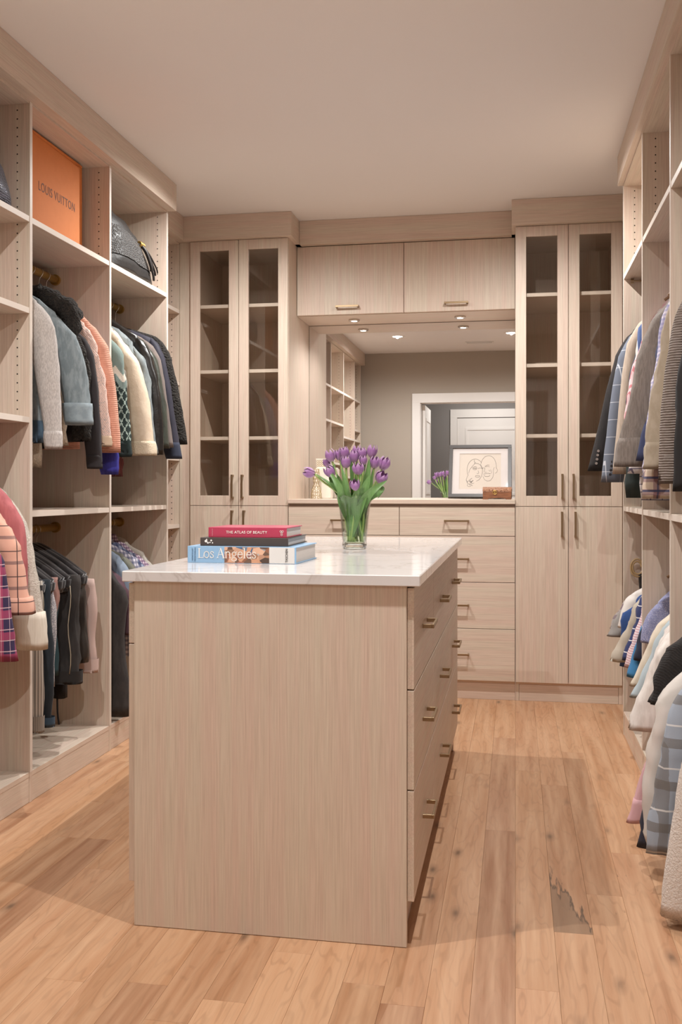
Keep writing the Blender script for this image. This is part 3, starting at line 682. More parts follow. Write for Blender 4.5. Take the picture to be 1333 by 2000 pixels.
# lower rod, second opening: black velvet hangers with folded trousers
def trousers(name, label, short, Y, x0px, x1px, ztop, zhem, mat, narrow=0, waist=None, seam=None, thick=.022, fold=.008, band=.035, label_h=None, dxtop=0):
    SEED[0] += 1; sd = SEED[0]
    A = at(x0px, 1200, Y).x; B = at(x1px, 1200, Y).x; c = (A+B)/2; hw = abs(B-A)/2
    t = thing(name, label, 'trousers', (c, Y, zhem)); rs = []
    n = 14
    for i in range(n+1):
        u = i/n; z = ztop+(zhem-ztop)*u
        k_ = 1-narrow*max(0, 1-u*4); rs.append(ell((c-hw*(1-k_)+dxtop*(1-u)+hw*.10*math.sin(u*7+sd*1.3)*math.sin(PI*u), Y, z), hw*k_*(.93+.08*math.sin(u*5+sd)), thick*(.5+.5*min(1, u*4)), 26, .7))
    rs.append([p+Vector((0,0,.02))+(Vector((c, Y, p.z))-p)*.15 for p in rs[-1]])
    v, f = rings(wobble(rs, sd, fold, 0), False); f.append(tuple(range(26))[::-1]); mesh('legs', v, f, mat, t, smooth=True)
    if waist:
        rs = [ell((c, Y, zhem+dz), hw*1.0+.006, thick+.006, 26, .7) for dz in (band, band-.004, .004, -.003)]; rs.append([p+Vector((0,0,.015)) for p in rs[-1]])
        v, f = rings(wobble(rs, sd, fold*.4, 0), False); mesh('waistband', v, f, waist, t, smooth=True)
    if seam:
        pts = [(c+hw*.55+.006*math.sin(k), Y-thick-.007, zhem+.04+k*(ztop-zhem-.08)/9) for k in range(10)]; m_ = MB(); m_.add(*tube(pts, .0018, 6)); m_.build('seam', seam, t, smooth=True)
    return t
zt = .815
STI = plain('seam_thread', '#A79A86', .8)
DKJ = fabric('dark_blue_denim','#262F37','#191F26',(25,25,8),.7); BKJ = fabric('faded_black_denim','#231F1E','#3A3533',(18,18,6),.8)
hangs = [3.385+.0365*k for k in range(13)]
for k, y in enumerate(hangs):
    make_hanger(-2.0, y, ZRL, .925, .222, .125, 'slim black velvet hanger among the row over the folded trousers', 'black velvet hangers on the lower left rod', VELV, bar=True, thick=.016)
trousers('knit_trousers','grey striped ribbed knit trousers hanging lowest beside the upright','grey knit trousers',3.42,40,83,zt,.245,fabric('grey_rib_knit','#8E857C',stripes=[('h',.014,0,.3,'#D9CFC2',.8)]),waist=fabric('grey_rib_hem','#9A9187',stripes=[('h',.008,0,.4,'#6D655C',.8)]),band=.06)
trousers('jeans','dark blue jeans folded over a velvet hanger','dark blue jeans',3.47,40,104,zt,.255,DKJ,waist=D_DEN2,seam=STI)
trousers('sequin_trousers','silvery grey sparkly trousers showing between the jeans','silvery trousers',3.53,60,108,zt,.39,fabric('silver_sequin','#8C8A90','#D8D2D2',(260,260,260),.8,contrast=(.5,.55)))
trousers('corduroy_trousers','dusty pink corduroy trousers behind the silvery pair','dusty pink trousers',3.575,60,112,zt,.56,fabric('dusty_pink_cord','#A27B72'))
trousers('teal_trousers','dark teal trousers, a narrow edge beside the black jeans','dark teal trousers',3.61,60,114,zt,.42,fabric('dark_teal','#2F4A50'))
trousers('jeans','faded black jeans hanging waistband down with pale seam','faded black jeans',3.68,95,158,zt,.38,BKJ,waist=fabric('black_waistband','#2A2624'),seam=STI,thick=.03,fold=.016,band=.05)
trousers('joggers','black drawstring joggers hanging low behind the black jeans','black joggers',3.73,95,132,zt,.305,fabric('black_jersey','#191616'))
trousers('coated_trousers','crumpled black satin trousers beyond the faded black jeans','black satin trousers',3.80,115,170,zt,.44,fabric('black_satin','#1F1A18','#3B332C',(14,14,8),.5,rough=.5),thick=.03,fold=.018)
trousers('sweatpants','pale pink sweatpants hanging last on the lower left rod','pale pink sweatpants',3.89,120,189,.78,.385,fabric('pale_pink_jersey','#C4A9A0'),thick=.026,fold=.006,waist=fabric('pink_band','#CBB1A8'),band=.055)
ds = MB(); p0 = at(112, 1372, 3.70); ds.add(*tube(spl([p0+Vector((0,0,.05)), p0, p0+Vector((.002,0,-.05)), p0+Vector((.008,0,-.09))], 4), .004, 8))
ds.build('drawstring', plain('cord_black','#1B1717',.9), None, label='black drawstring dangling below the folded joggers', cat='cord')
# lower rod, third opening: shirts and long trousers
BG = [('h',.022,0,.5,'#4A4E70',.6),('v',.022,0,.5,'#4A4E70',.6)]
def topshirt(label, short, Y, sh, tip, mat, neck=.915, hem=.36, **k): return G(k.pop('name','shirt'), label, 'shirt', short, Y, 1, ZRL, neck, sh, tip, (.05,.042), hem, mat, far=False, **k)
topshirt('plum and white striped blouse squeezed behind the long dark trousers','plum and white blouse',4.21,(236,1118),(254,1240),fabric('plum','#5A4049'))
topshirt('pale blue shirt near the upright in the lower third opening','pale blue shirt',4.26,(240,1080),(258,1230),fabric('pale_blue','#8E9DB0'))
topshirt('olive grey shirt in the lower third opening','olive grey shirt',4.33,(254,1085),(264,1230),fabric('olive_grey','#6E6E62'))
topshirt('blue and white gingham shirt on the lower left rod','blue gingham shirt',4.43,(272,1085),(284,1230),CK('blue_gingham','#C9C4CC',BG),collar=(.02,None))
topshirt('navy plaid shirt behind the blue gingham shirt','navy plaid shirt',4.50,(278,1085),(292,1220),CK('navy_plaid','#8C93A8',[('h',.03,0,.45,'#30365A',.8),('v',.03,0,.45,'#30365A',.7)]),collar=(.02,None))
topshirt('purple and white small checked shirt','purple checked shirt',4.57,(290,1090),(304,1220),CK('purple_check','#CBB9C2',[('h',.016,0,.5,'#5A3A5E',.7),('v',.016,0,.5,'#5A3A5E',.7)]),collar=(.02,None))
topshirt('white edged grey shirt, furthest on the lower left rod','white edged grey shirt',4.66,(300,1090),(312,1210),fabric('grey_white','#B5AFA6'))
trousers('trousers','long charcoal trousers hanging full length beside the island','long charcoal trousers',4.15,170,252,.86,.135,fabric('charcoal_wool','#3B3736','#2E2B2B',(60,60,20),.6),narrow=.7,thick=.026,fold=.010)
make_hanger(-2.06, 4.15, ZRL, .925, .16, .115, 'black hanger under the long charcoal trousers', None, VELV, bar=True, thick=.0085)

# ------------------------------------------------------------------ right wardrobe, upper rod
R = lambda name, label, cat, short, Y, sh, tip, sw, hem, mat, **k: G(name, label, cat, short, Y, -1, RU, k.pop('neck', 2.02), sh, tip, sw, hem, mat, **k)
BTN = plain('silver_button', '#B8B4AE', .3, 1); BTD = plain('dark_button', '#2A2A30', .4)
R('blazer','black blazer with four silver sleeve buttons, furthest on the upper right rod','blazer','black blazer',4.66,(1217,650),(1169,920),(.062,.048),1.20,fabric('black_wool','#221E1E','#2C2727',(50,50,20),.6),fold=.003,extras=sleeve_buttons(BTN),body_w=.2)
R('blazer','blue-grey blazer with a white windowpane check','blazer','blue-grey windowpane blazer',4.54,(1222,650),(1196,942),(.060,.050),1.19,CK('windowpane','#6B717E',[('h',.062,.1,.035,'#C9CBD2',.85),('v',.078,0,.03,'#C9CBD2',.85)]),fold=.003,extras=sleeve_buttons(BTD),body_w=.22)
R('jacket','beige linen jacket beside the windowpane blazer','jacket','beige linen jacket',4.42,(1240,622),(1217,926),(.060,.045),1.22,fabric('beige_linen','#B9A898','#A79584',(160,160,20),.6),fold=.004,body_w=.2)
R('shirt','dark charcoal and white shirt seen edge-on behind the beige jacket','shirt','dark charcoal shirt',4.33,(1258,615),(1236,880),(.05,.04),1.25,fabric('charcoal_shirt','#3D3D46'),body_w=.2)
R('shirt','white cotton shirt with a crisp sleeve','shirt','white cotton shirt',4.26,(1260,620),(1228,910),(.052,.042),1.25,fabric('white_cotton','#DAD2CC'),body_w=.2)
R('shirt','royal blue shirt showing at its shoulder','shirt','royal blue shirt',4.19,(1268,596),(1250,860),(.05,.04),1.25,fabric('royal_blue','#4A5E8C'),body_w=.2)
R('shirt','red and white striped shirt with a coral cuff','shirt','coral striped shirt',4.125,(1268,612),(1226,884),(.052,.042),1.22,CK('coral_stripe','#E2C7C8',[('h',.012,0,.4,'#C4626A',.8)]),cuff=(.05,1.02,fabric('coral','#CF8C8C')),body_w=.2)
R('shirt','pink and white large checked shirt','shirt','pink large checked shirt',4.06,(1276,600),(1240,900),(.055,.042),1.22,CK('pink_white_check','#E6DCDA',[('v',.045,0,.4,'#D7A9AF',.7),('h',.045,0,.4,'#D7A9AF',.6)]),body_w=.2)
R('shirt','pale blue and lilac plaid shirt with a stiff collar','shirt','lilac plaid shirt',3.96,(1288,590),(1256,900),(.055,.045),1.20,CK('lilac_plaid','#D5D0DC',[('h',.024,0,.25,'#6C6F9E',.7),('v',.024,0,.25,'#6C6F9E',.65),('v',.05,.5,.12,'#B37B8E',.7)]),collar=(.03,None),body_w=.2)
R('shirt','white shirt with a purple windowpane tail','shirt','purple windowpane shirt',3.90,(1290,640),(1258,925),(.05,.052),1.12,CK('purple_windowpane','#E4DDDC',[('h',.03,0,.12,'#4F4468',.85),('v',.03,0,.12,'#4F4468',.85)]),body_w=.27)
R('linen_shirt','taupe linen shirt with a wide rolled cuff standing out from the rod','shirt','taupe linen shirt',3.74,(1302,560),(1239,905),(.12,.075),1.22,fabric('taupe_linen','#857A72','#6D635C',(220,220,16),.7),cuff=(.085,1.04,None),collar=(.025,None),fold=.012,body_w=.2,neck=2.03)
R('shirt','navy fitted shirt in the shade behind the linen shirt','shirt','navy fitted shirt',3.66,(1308,575),(1268,900),(.045,.04),1.18,fabric('navy_shirt','#3C4260'),body_w=.2)
R('shirt','lavender and blue gingham shirt with pale cuffs','shirt','lavender gingham shirt',3.62,(1312,560),(1276,932),(.055,.045),1.17,CK('lavender_gingham','#DAD2DE',[('h',.016,0,.5,'#7F7FB4',.5),('v',.016,0,.5,'#7F7FB4',.5)]),body_w=.2)
R('shirt','khaki cotton shirt with button cuff','shirt','khaki cotton shirt',3.48,(1320,556),(1290,910),(.066,.058),1.20,fabric('khaki','#A59684','#948570',(40,40,20),.5),cuff=(.07,1.05,None),body_w=.2)
R('flannel_shirt','plum, cream and navy bold plaid shirt cuff hanging lowest of the upper right row','shirt','bold plum plaid shirt',3.56,(1318,640),(1291,968),(.06,.062),1.13,CK('bold_plaid','#CDB9A6',[('h',.046,0,.45,'#7E5560',.65),('v',.046,.1,.45,'#7E5560',.65),('v',.046,.85,.16,'#39405F',.9),('h',.046,.75,.12,'#39405F',.8)]),cuff=(.09,1.1,None),body_w=.2)
R('sweater','taupe cable knit sweater near the right edge','sweater','taupe cable knit sweater',3.28,(1335,560),(1318,938),(.065,.05),1.2,fabric('taupe_cable','#8C7F77','#77695F',(50,50,90),.6,'rib',1.0),cuff=(.07,.95,None),body_w=.2,fold=.006)
R('coat','black wool coat at the right edge','coat','black wool coat',3.16,(1368,600),(1347,960),(.07,.055),1.1,fabric('black_coat','#1E1B1B'),body_w=.2)
R('waistcoat','dark green top with a square hem hanging low behind the blazers','top','dark green top',4.36,(1262,640),(1256,850),(.04,.03),1.125,fabric('dark_green','#27302E'),body_w=.29,far=False)

# ------------------------------------------------------------------ right wardrobe, lower rod
R2 = lambda name, label, cat, short, Y, sh, tip, sw, hem, mat, **k: G(name, label, cat, short, Y, -1, RL, k.pop('neck', .915), sh, tip, sw, hem, mat, **k)
R2('shirt','short-sleeved plum and grey plaid shirt, furthest on the lower right rod','shirt','short plum plaid shirt',4.62,(1243,1150),(1215,1228),(.055,.06),.50,CK('plum_grey_plaid','#A59C98',[('h',.05,0,.4,'#6C5360',.6),('v',.05,0,.4,'#6C5360',.6)]),body_w=.2)
R2('polo_shirt','grey short-sleeved polo shirt behind the plum plaid shirt','shirt','grey polo shirt',4.54,(1250,1145),(1219,1243),(.055,.06),.48,fabric('polo_grey','#8F8A86'),body_w=.2)
R2('t_shirt','white short-sleeved shirt on the lower right rod','shirt','white short-sleeved shirt',4.45,(1258,1135),(1234,1226),(.055,.06),.46,fabric('polo_white','#D8D1CB'),body_w=.2)
R2('polo_shirt','royal blue polo shirt whose hem shows under the beige one','shirt','royal blue polo shirt',4.42,(1266,1140),(1254,1260),(.05,.05),.385,fabric('royal_polo','#2F4C84'),body_w=.3,far=False)
R2('polo_shirt','beige polo shirt with a stitched hem','shirt','beige polo shirt',4.37,(1264,1140),(1221,1292),(.055,.06),.45,fabric('beige_polo','#B7AC9C'),body_w=.24)
R2('polo_shirt','navy polo shirt with white piping','shirt','navy polo shirt',4.30,(1272,1130),(1243,1290),(.045,.05),.45,CK('navy_piping','#333C66',[('v',.05,0,.08,'#E8E4E4',.9)]),body_w=.2)
R2('striped_shirt','pink and white fine striped shirt','shirt','pink fine striped shirt',4.22,(1281,1135),(1250,1305),(.058,.06),.44,CK('pink_fine_stripe','#E3D3D5',[('v',.010,0,.45,'#C48A93',.8)]),body_w=.2)
R2('t_shirt','dark navy shirt between the striped and the dotted shirt','shirt','dark navy shirt',4.13,(1288,1150),(1268,1290),(.055,.055),.42,fabric('dark_navy','#23273A'),body_w=.2)
R2('shirt','bright blue shirt whose hem peeks out below the stripes','shirt','bright blue shirt',4.17,(1280,1160),(1250,1322),(.05,.045),.40,fabric('bright_blue','#3F7FB0'),body_w=.2,far=False)
R2('shirt','lilac blue shirt with tiny white dots','shirt','lilac dotted shirt',3.99,(1299,1150),(1286,1255),(.062,.06),.42,fabric('lilac_dots','#7F83A8','#D2CFE0',(420,420,420),.8,contrast=(.55,.6)),body_w=.2)
R2('blouse','cream blouse with a long slanting sleeve','blouse','cream blouse',3.80,(1304,1190),(1252,1340),(.06,.04),.40,fabric('cream_blouse','#D8CBB8'),body_w=.2,fold=.012)
R2('blouse','pale blue chambray blouse behind the cream one','blouse','pale blue chambray blouse',3.70,(1310,1195),(1254,1362),(.055,.038),.38,fabric('chambray','#ADB9BE'),body_w=.2,fold=.012)
R2('blouse','white floral blouse with a faint print','blouse','white floral blouse',3.60,(1316,1200),(1268,1372),(.06,.045),.36,fabric('faint_floral','#DCD3CC','#C9A9A6',(60,60,60),.4,contrast=(.58,.66)),body_w=.2,fold=.012)
R2('shirt','large loose white linen shirt flaring out from the lower right rod','shirt','loose white linen shirt',3.47,(1322,1200),(1262,1425),(.07,.065),.40,fabric('white_linen','#E5DDD6','#D2C8C0',(60,60,10),.6),body_w=.27,fold=.02)
R2('sweater','black knitted sweater at the right edge above the long garments','sweater','black knitted sweater',3.17,(1344,1215),(1318,1375),(.062,.075),.42,fabric('black_knit','#1F1B1A','#2C2725',(90,90,90),.5,'knit'),body_w=.2)
R2('shirt','dusty pink shirt with a long sleeve ending above the floor','shirt','dusty pink long shirt',3.32,(1318,1300),(1250,1600),(.045,.033),.30,fabric('dusty_pink_cotton','#CFA3A6'),body_w=.2,cuff=(.06,1.1,None))
R2('long_coat','dark navy long coat nearly reaching the floor','coat','dark navy long coat',3.10,(1330,1350),(1272,1655),(.06,.04),.16,fabric('dark_navy_wool','#2B2B38'),body_w=.27)
def sheer():
    m = N('sheer_white_chiffon'); m.set(col=lin('#E6DED6'), rough=.8)
    tr = m.n('ShaderNodeBsdfTransparent'); mx = m.n('ShaderNodeMixShader'); mx.inputs[0].default_value = .72
    m.l(tr.outputs[0], mx.inputs[1]); m.l(m.b.outputs[0], mx.inputs[2]); m.l(mx.outputs[0], m.out.inputs[0]); return m.m
R2('blouse','long sheer off-white chiffon blouse hanging to the floor shelf','blouse','sheer chiffon blouse',2.98,(1330,1300),(1288,1645),(.085,.035),.2,sheer(),body_w=.27,fold=.022,bend=.07)
R2('flannel_shirt','long grey-blue plaid flannel shirt behind the white robe','shirt','grey-blue plaid flannel shirt',2.88,(1345,1300),(1308,1665),(.07,.062),.22,CK('grey_blue_plaid','#9AA2AE',[('v',.12,0,.22,'#6A635C',.7),('h',.12,.2,.2,'#6A635C',.6),('v',.12,.5,.04,'#E0DCD8',.7)]),body_w=.25,fold=.016)
R2('bathrobe','white terry bathrobe, nearest at the lower right edge','robe','white terry bathrobe',2.70,(1384,1330),(1338,1788),(.08,.062),.25,fabric('white_terry','#E0D5CC','#CFC3B9',(300,300,300),.6,'fur'),fuzz=.004,body_w=.25,fold=.006)
# belts on the far lower right upright
bt = thing('rolled_belt', 'tan leather belt coiled at the far end of the lower right rod', 'belt', (.56, 4.71, .93))
m_ = MB(); c = at(1246, 1108, 4.70); rs = []
for i in range(60):
    a = i/60*4*PI; r = .024+.022*i/60; rs.append((c.x+r*math.cos(a)*.75, c.y+.004*math.sin(a), c.z+r*math.sin(a)))
m_.add(*tube(rs, .0045, 6)); m_.build('strap', plain('tan_leather', '#B39468', .5), bt, smooth=True)
m_ = MB(); m_.add(*tube(spl([c+Vector((.012,0,-.03)), c+Vector((.016,0,-.09)), c+Vector((.02,0,-.17))], 5), .009, 8)); m_.build('hanging_black_strap', plain('black_strap', '#221E1E', .6), bt, smooth=True)

# ------------------------------------------------------------------ things on shelves
# orange box
ob = thing('storage_box', 'large orange gift box with dark lettering on the top left shelf', 'box', (-2.0, 3.76, Z1))
OR = fabric('orange_paper', '#D9803F', '#D27A3A', (20,20,20), .4, rough=.75, strength=.1, sheen=0)
bx0, bxf, by0, by1, bz0, bz1 = -2.19, -1.876, 3.415, 4.0, Z1+.001, 2.583
box('box_body', bx0, bxf, by0, by1, bz0, bz1-.012, OR, ob, .002)
box('box_lid_top', bx0, bxf+.0005, by0-.0005, by1+.0005, bz1-.0115, bz1, OR, ob, .002)
tc = at(115, 382, (by0+by1)/2)
MT = Matrix.Translation((bxf+.0006, 3.765, 2.375)) @ Matrix.Rotation(PI/2, 4, 'Z') @ Matrix.Rotation(PI/2, 4, 'X')
text('lettering', 'LOUIS VUITTON', .052, plain('brown_ink', '#6E4A3A', .7), ob, MT, sx=.78, space=1.12)
def slump(bm_v, amp, s, seed):
    return [tuple(Vector(v)+Vector((noise.noise(Vector(v)*s+Vector((seed,0,0))), noise.noise(Vector(v)*s+Vector((0,seed,0))), .5*noise.noise(Vector(v)*s+Vector((0,0,seed)))))*amp) for v in bm_v]
def bagmesh(cx, cy, z0, lx, ly, h, prof, n=40):
    """soft bag: superellipse plan, height profile of (fraction up, scale x, scale y, shift y)"""
    rs = []
    for u, sx_, sy_, dy in prof: rs.append([Vector((cx+lx*sx_*math.copysign(abs(math.cos(t))**.7, math.cos(t)), cy+dy+ly*sy_*math.copysign(abs(math.sin(t))**.7, math.sin(t)), z0+h*u)) for t in [2*PI*j/n for j in range(n)]])
    v, f = rings(rs, True); return v, f
def bagmat(name, c1, c2, rough, sc, kind, mt=0):
    m = N(name); c = m.coords('Object'); vo = m.n('ShaderNodeTexVoronoi'); vo.inputs['Scale'].default_value = sc; vo.inputs['Randomness'].default_value = kind; m.l(c, vo.inputs['Vector'])
    f = m.ramp(vo.outputs['Distance'], [(.15, (1,1,1)), (.6, (0,0,0))]); m.set(col=m.mix(f, lin(c1), lin(c2)), rough=rough, metal=mt); m.bump(f, .9, .004); return m.m
hb = thing('handbag', 'slouchy charcoal handbag with a gold charm on the upper shelf, third opening', 'handbag', (-1.93, 4.37, Z1))
prof = [(0, .86, 1.03, .02), (.03, .97, 1.09, .02), (.12, 1.0, 1.05, .01), (.45, .9, .93, -.005), (.72, .66, .85, -.02), (.9, .36, .76, -.04), (1, .12, .66, -.06)]
prof2 = []
for (a, b) in zip(prof, prof[1:]):
    for k in range(5): prof2.append(tuple(a[i]+(b[i]-a[i])*k/5 for i in range(4)))
prof2.append(prof[-1])
v, f = bagmesh(-1.91, 4.40, Z1+.004, .135, .275, .33, prof2)
v = [(x, y, z+.0 if z < Z1+.05 else z-.14*max(0, (y-4.25))*((z-Z1)/.285)) for x, y, z in v]
v = [(p[0], p[1], max(p[2], Z1+.003)) for p in slump(v, .016, 12, 3)]
CHAR = fabric('charcoal_leather', '#2B2928', '#232121', (30,30,30), .5, 'leather', rough=.5, sheen=0)
mesh('bag_body', v, f, CHAR, hb, smooth=True)
QM = bagmat('tooled_grey_leather', '#302E2D', '#5C5957', .5, 130, .9)
pr3 = [p for p in prof2 if .14 <= p[0] <= .62]
v, f = bagmesh(-1.91, 4.40, Z1+.004, .1395, .279, .33, pr3)
v = [(x, y, z-.14*max(0, (y-4.25))*((z-Z1)/.285)) for x, y, z in v]; v = slump(v, .016, 12, 3)
mesh('embossed_panel', v, f[:-2], QM, hb, smooth=True)
c0 = at(262, 448, 4.38); c0 = Vector((-1.795, 4.48, 2.352))
m_ = MB()
for k in range(5): m_.add(*tube([c0+Vector((math.cos(a)*.011, (k-2)*.011, math.sin(a)*.011)) for a in [2*PI*j/12 for j in range(12)]], .0028, 6, closed=True))
m_.build('gold_chain', GOLD, hb, smooth=True)
BKS = plain('black_cord_leather', '#1F1815', .5)
for k, (dy, dz, r) in enumerate(((.10, -.13, .005), (.13, -.11, .004), (.08, -.16, .006), (.05, -.12, .009))):
    m_ = MB(); m_.add(*tube(spl([c0, c0+Vector((.02, dy*.4, dz*.3)), c0+Vector((.035, dy*.85, dz*.8)), c0+Vector((.035, dy, dz))], 5), r, 8)); m_.build('tassel', BKS, hb, smooth=True)
m_ = MB(); m_.add(*tube(spl([(-1.915, 4.18, 2.40), (-1.90, 4.25, 2.432), (-1.89, 4.33, 2.425), (-1.875, 4.42, 2.385)], 5), .006, 8)); m_.build('bag_handle', BKS, hb, smooth=True)
nb = thing('handbag', 'glittering navy woven handbag on the top shelf at the left edge', 'handbag', (-1.92, 3.11, Z1))
v, f = bagmesh(-1.917, 3.11, Z1+.003, .125, .205, .31, prof2); v = [(p[0], p[1], max(p[2], Z1+.003)) for p in slump(v, .012, 10, 8)]
mesh('bag_body', v, f, bagmat('woven_navy_metallic', '#1E1F2B', '#8F92A8', .3, 120, .15, .4), nb, smooth=True)
m_ = MB(); m_.add(*tube(spl([(-1.94, 2.95, 2.44), (-1.93, 2.98, 2.52), (-1.93, 3.06, 2.55), (-1.93, 3.12, 2.51), (-1.94, 3.13, 2.44)], 5), .008, 8)); m_.build('bag_handle', plain('navy_leather','#20212C',.5), nb, smooth=True)
fw = thing('folded_cloth', 'folded white shirt on the lowest shelf at the left edge', 'shirt', (-1.93, 3.02, Z3))
for k in range(3):
    rs = [[Vector((-1.93+.14*math.copysign(abs(math.cos(t))**.5, math.cos(t))*s_, 3.085+.11*math.copysign(abs(math.sin(t))**.5, math.sin(t))*s_, Z3+.0015+k*.013+dz)) for t in [2*PI*j/28 for j in range(28)]] for s_, dz in ((.95, 0), (1, .005), (.97, .011), (.9, .0125))]
    v, f = rings(rs, True); mesh('fold', slump(v, .0025, 20, k), f, fabric('white_fold_%d' % k, '#D9D3D0'), fw, smooth=True)
# corner shelf trinkets
pk = thing('bow', 'small coral red bow sitting on the recessed corner shelf', 'ornament', at(346, 742, 5.0)*1); P = Vector((-1.975, 5.30, 1.79+.0005)); pk.location = P
m_ = MB()
for s_ in (-1, 1): m_.add(*tube(spl([P+Vector((0,0,.022)), P+Vector((s_*.012, s_*.02, .038)), P+Vector((s_*.02, s_*.035, .024)), P+Vector((s_*.012, s_*.022, .010)), P+Vector((0,0,.022))], 4), .0065, 8))
m_.add(*tube([P, P+Vector((0,0,.022))], .006, 8)); m_.build('ribbon', plain('coral_red', '#D4565A', .6), pk, smooth=True)
sn = thing('baby_shoe', 'small pink and grey soft shoe on the corner shelf below the mid shelf line', 'shoe', (-2.0, 5.12, .958))
P = Vector((-1.985, 5.18, .959)); rs = []
for i in range(9):
    u = i/8; w_ = .034*math.sin(PI*(.12+.76*u)); h_ = .075-.035*u
    rs.append([Vector((P.x+w_*math.cos(t), P.y-.08+.15*u, P.z+h_*.5+h_*.5*math.sin(t))) for t in [2*PI*j/14 for j in range(14)]])
v, f = rings(rs, True); mesh('upper', v, f, fabric('pink_plush', '#D3B0AB', None, kind='fur'), sn, smooth=True)
box('sole', P.x-.034, P.x+.034, P.y-.082, P.y+.074, P.z, P.z+.014, plain('grey_sole', '#6C666C', .7), sn, .004)
# valet rod on the right wardrobe
vr = thing('valet_rod', 'small brass pull-out valet rod under the far upper right shelf', 'rod', (.6, 4.70, 2.13))
m_ = MB(); m_.add(*tube([(.545, 4.72, 2.138), (.80, 4.72, 2.138)], .0045, 10)); m_.build('bar', BRASS, vr)
m_ = MB(); m_.add(*tube([(.532, 4.72, 2.138), (.546, 4.72, 2.138)], .012, 14)); m_.build('knob', BRASS, vr)
m_ = MB(); m_.box(.70, .78, 4.712, 4.728, 2.1425, 2.1535); m_.build('bracket', BRASS, vr)

# ------------------------------------------------------------------ books on the island
ZI2 = .9456
INK = plain('white_ink', '#F2ECE4', .6); PAGE = N('book_pages'); cc = PAGE.coords('Object', (1,1,900)); PAGE.set(col=PAGE.mix(PAGE.noise(cc, 1, 2), lin('#D8D2CB'), lin('#B9B2AC')), rough=.9); PAGE = PAGE.m
def book(label, x0, y0, L, D, z, h, rot, cov, spine=None, cov2=None, group='stack of art books', rounded=0):
    Mx = Matrix.Translation((x0, y0, z)) @ Matrix.Rotation(rot, 4, 'Z')
    t = thing('book', label, 'book', (x0+L/2, y0+D/2, z), group)
    tr = lambda v: [tuple(Mx @ Vector(p)) for p in v]
    ct_ = .0028
    cv = MB()
    cv.add(tr(bxv(0, L, 0, D, 0, ct_)), BF).add(tr(bxv(0, L, 0, D, h-ct_, h)), BF).add(tr(bxv(0, L, -rounded, ct_, ct_*.5, h-ct_*.5)), BF)
    cv.build('cover', cov, t, bevel=.0008)
    pg = MB(); pg.add(tr(bxv(.004, L-.004, ct_+.0003, D-.005, ct_+.0003, h-ct_-.0003)), BF); pg.build('page_block', PAGE, t)
    return t, Mx
def sp(Mx, x, z): return Mx @ Matrix.Translation((x, -.0012, z)) @ Matrix.Rotation(PI/2, 4, 'X')
b1L, b1h = .333, .0490
t1, M1 = book('thick Los Angeles photo book at the bottom of the stack, sky blue spine', -.957, 2.752, b1L, .252, ZI2, b1h, -.035, plain('sky_blue_cover', '#8FB4D4', .35), rounded=.0)
def patch(name, t, M, x0, x1, z0, z1, mat, dy=-.0006):
    m_ = MB(); m_.add([tuple(M @ Vector(p)) for p in bxv(x0, x1, dy, .0004, z0, z1)], BF); return m_.build(name, mat, t)
ph = N('beach_photo_print'); c = ph.coords('Object', (55,1,75)); vo = ph.n('ShaderNodeTexVoronoi'); vo.inputs['Scale'].default_value = 1; ph.l(c, vo.inputs['Vector']); sp_ = ph.n('ShaderNodeSeparateColor'); ph.l(vo.outputs['Color'], sp_.inputs[0])
ph.set(col=ph.ramp(sp_.outputs[0], [(0, lin('#3B3330')), (.22, lin('#C99372')), (.45, lin('#DDB094')), (.6, lin('#8F5F48')), (.75, lin('#B06F5A')), (.86, lin('#3F6385')), (1, lin('#D9C7B4'))]), rough=.4)
patch('spine_photo', t1, M1, .115, .252, .0012, b1h-.0012, ph.m); patch('spine_white', t1, M1, .252, .328, .0012, b1h-.0012, plain('spine_white_paper', '#D9D6D2', .5))
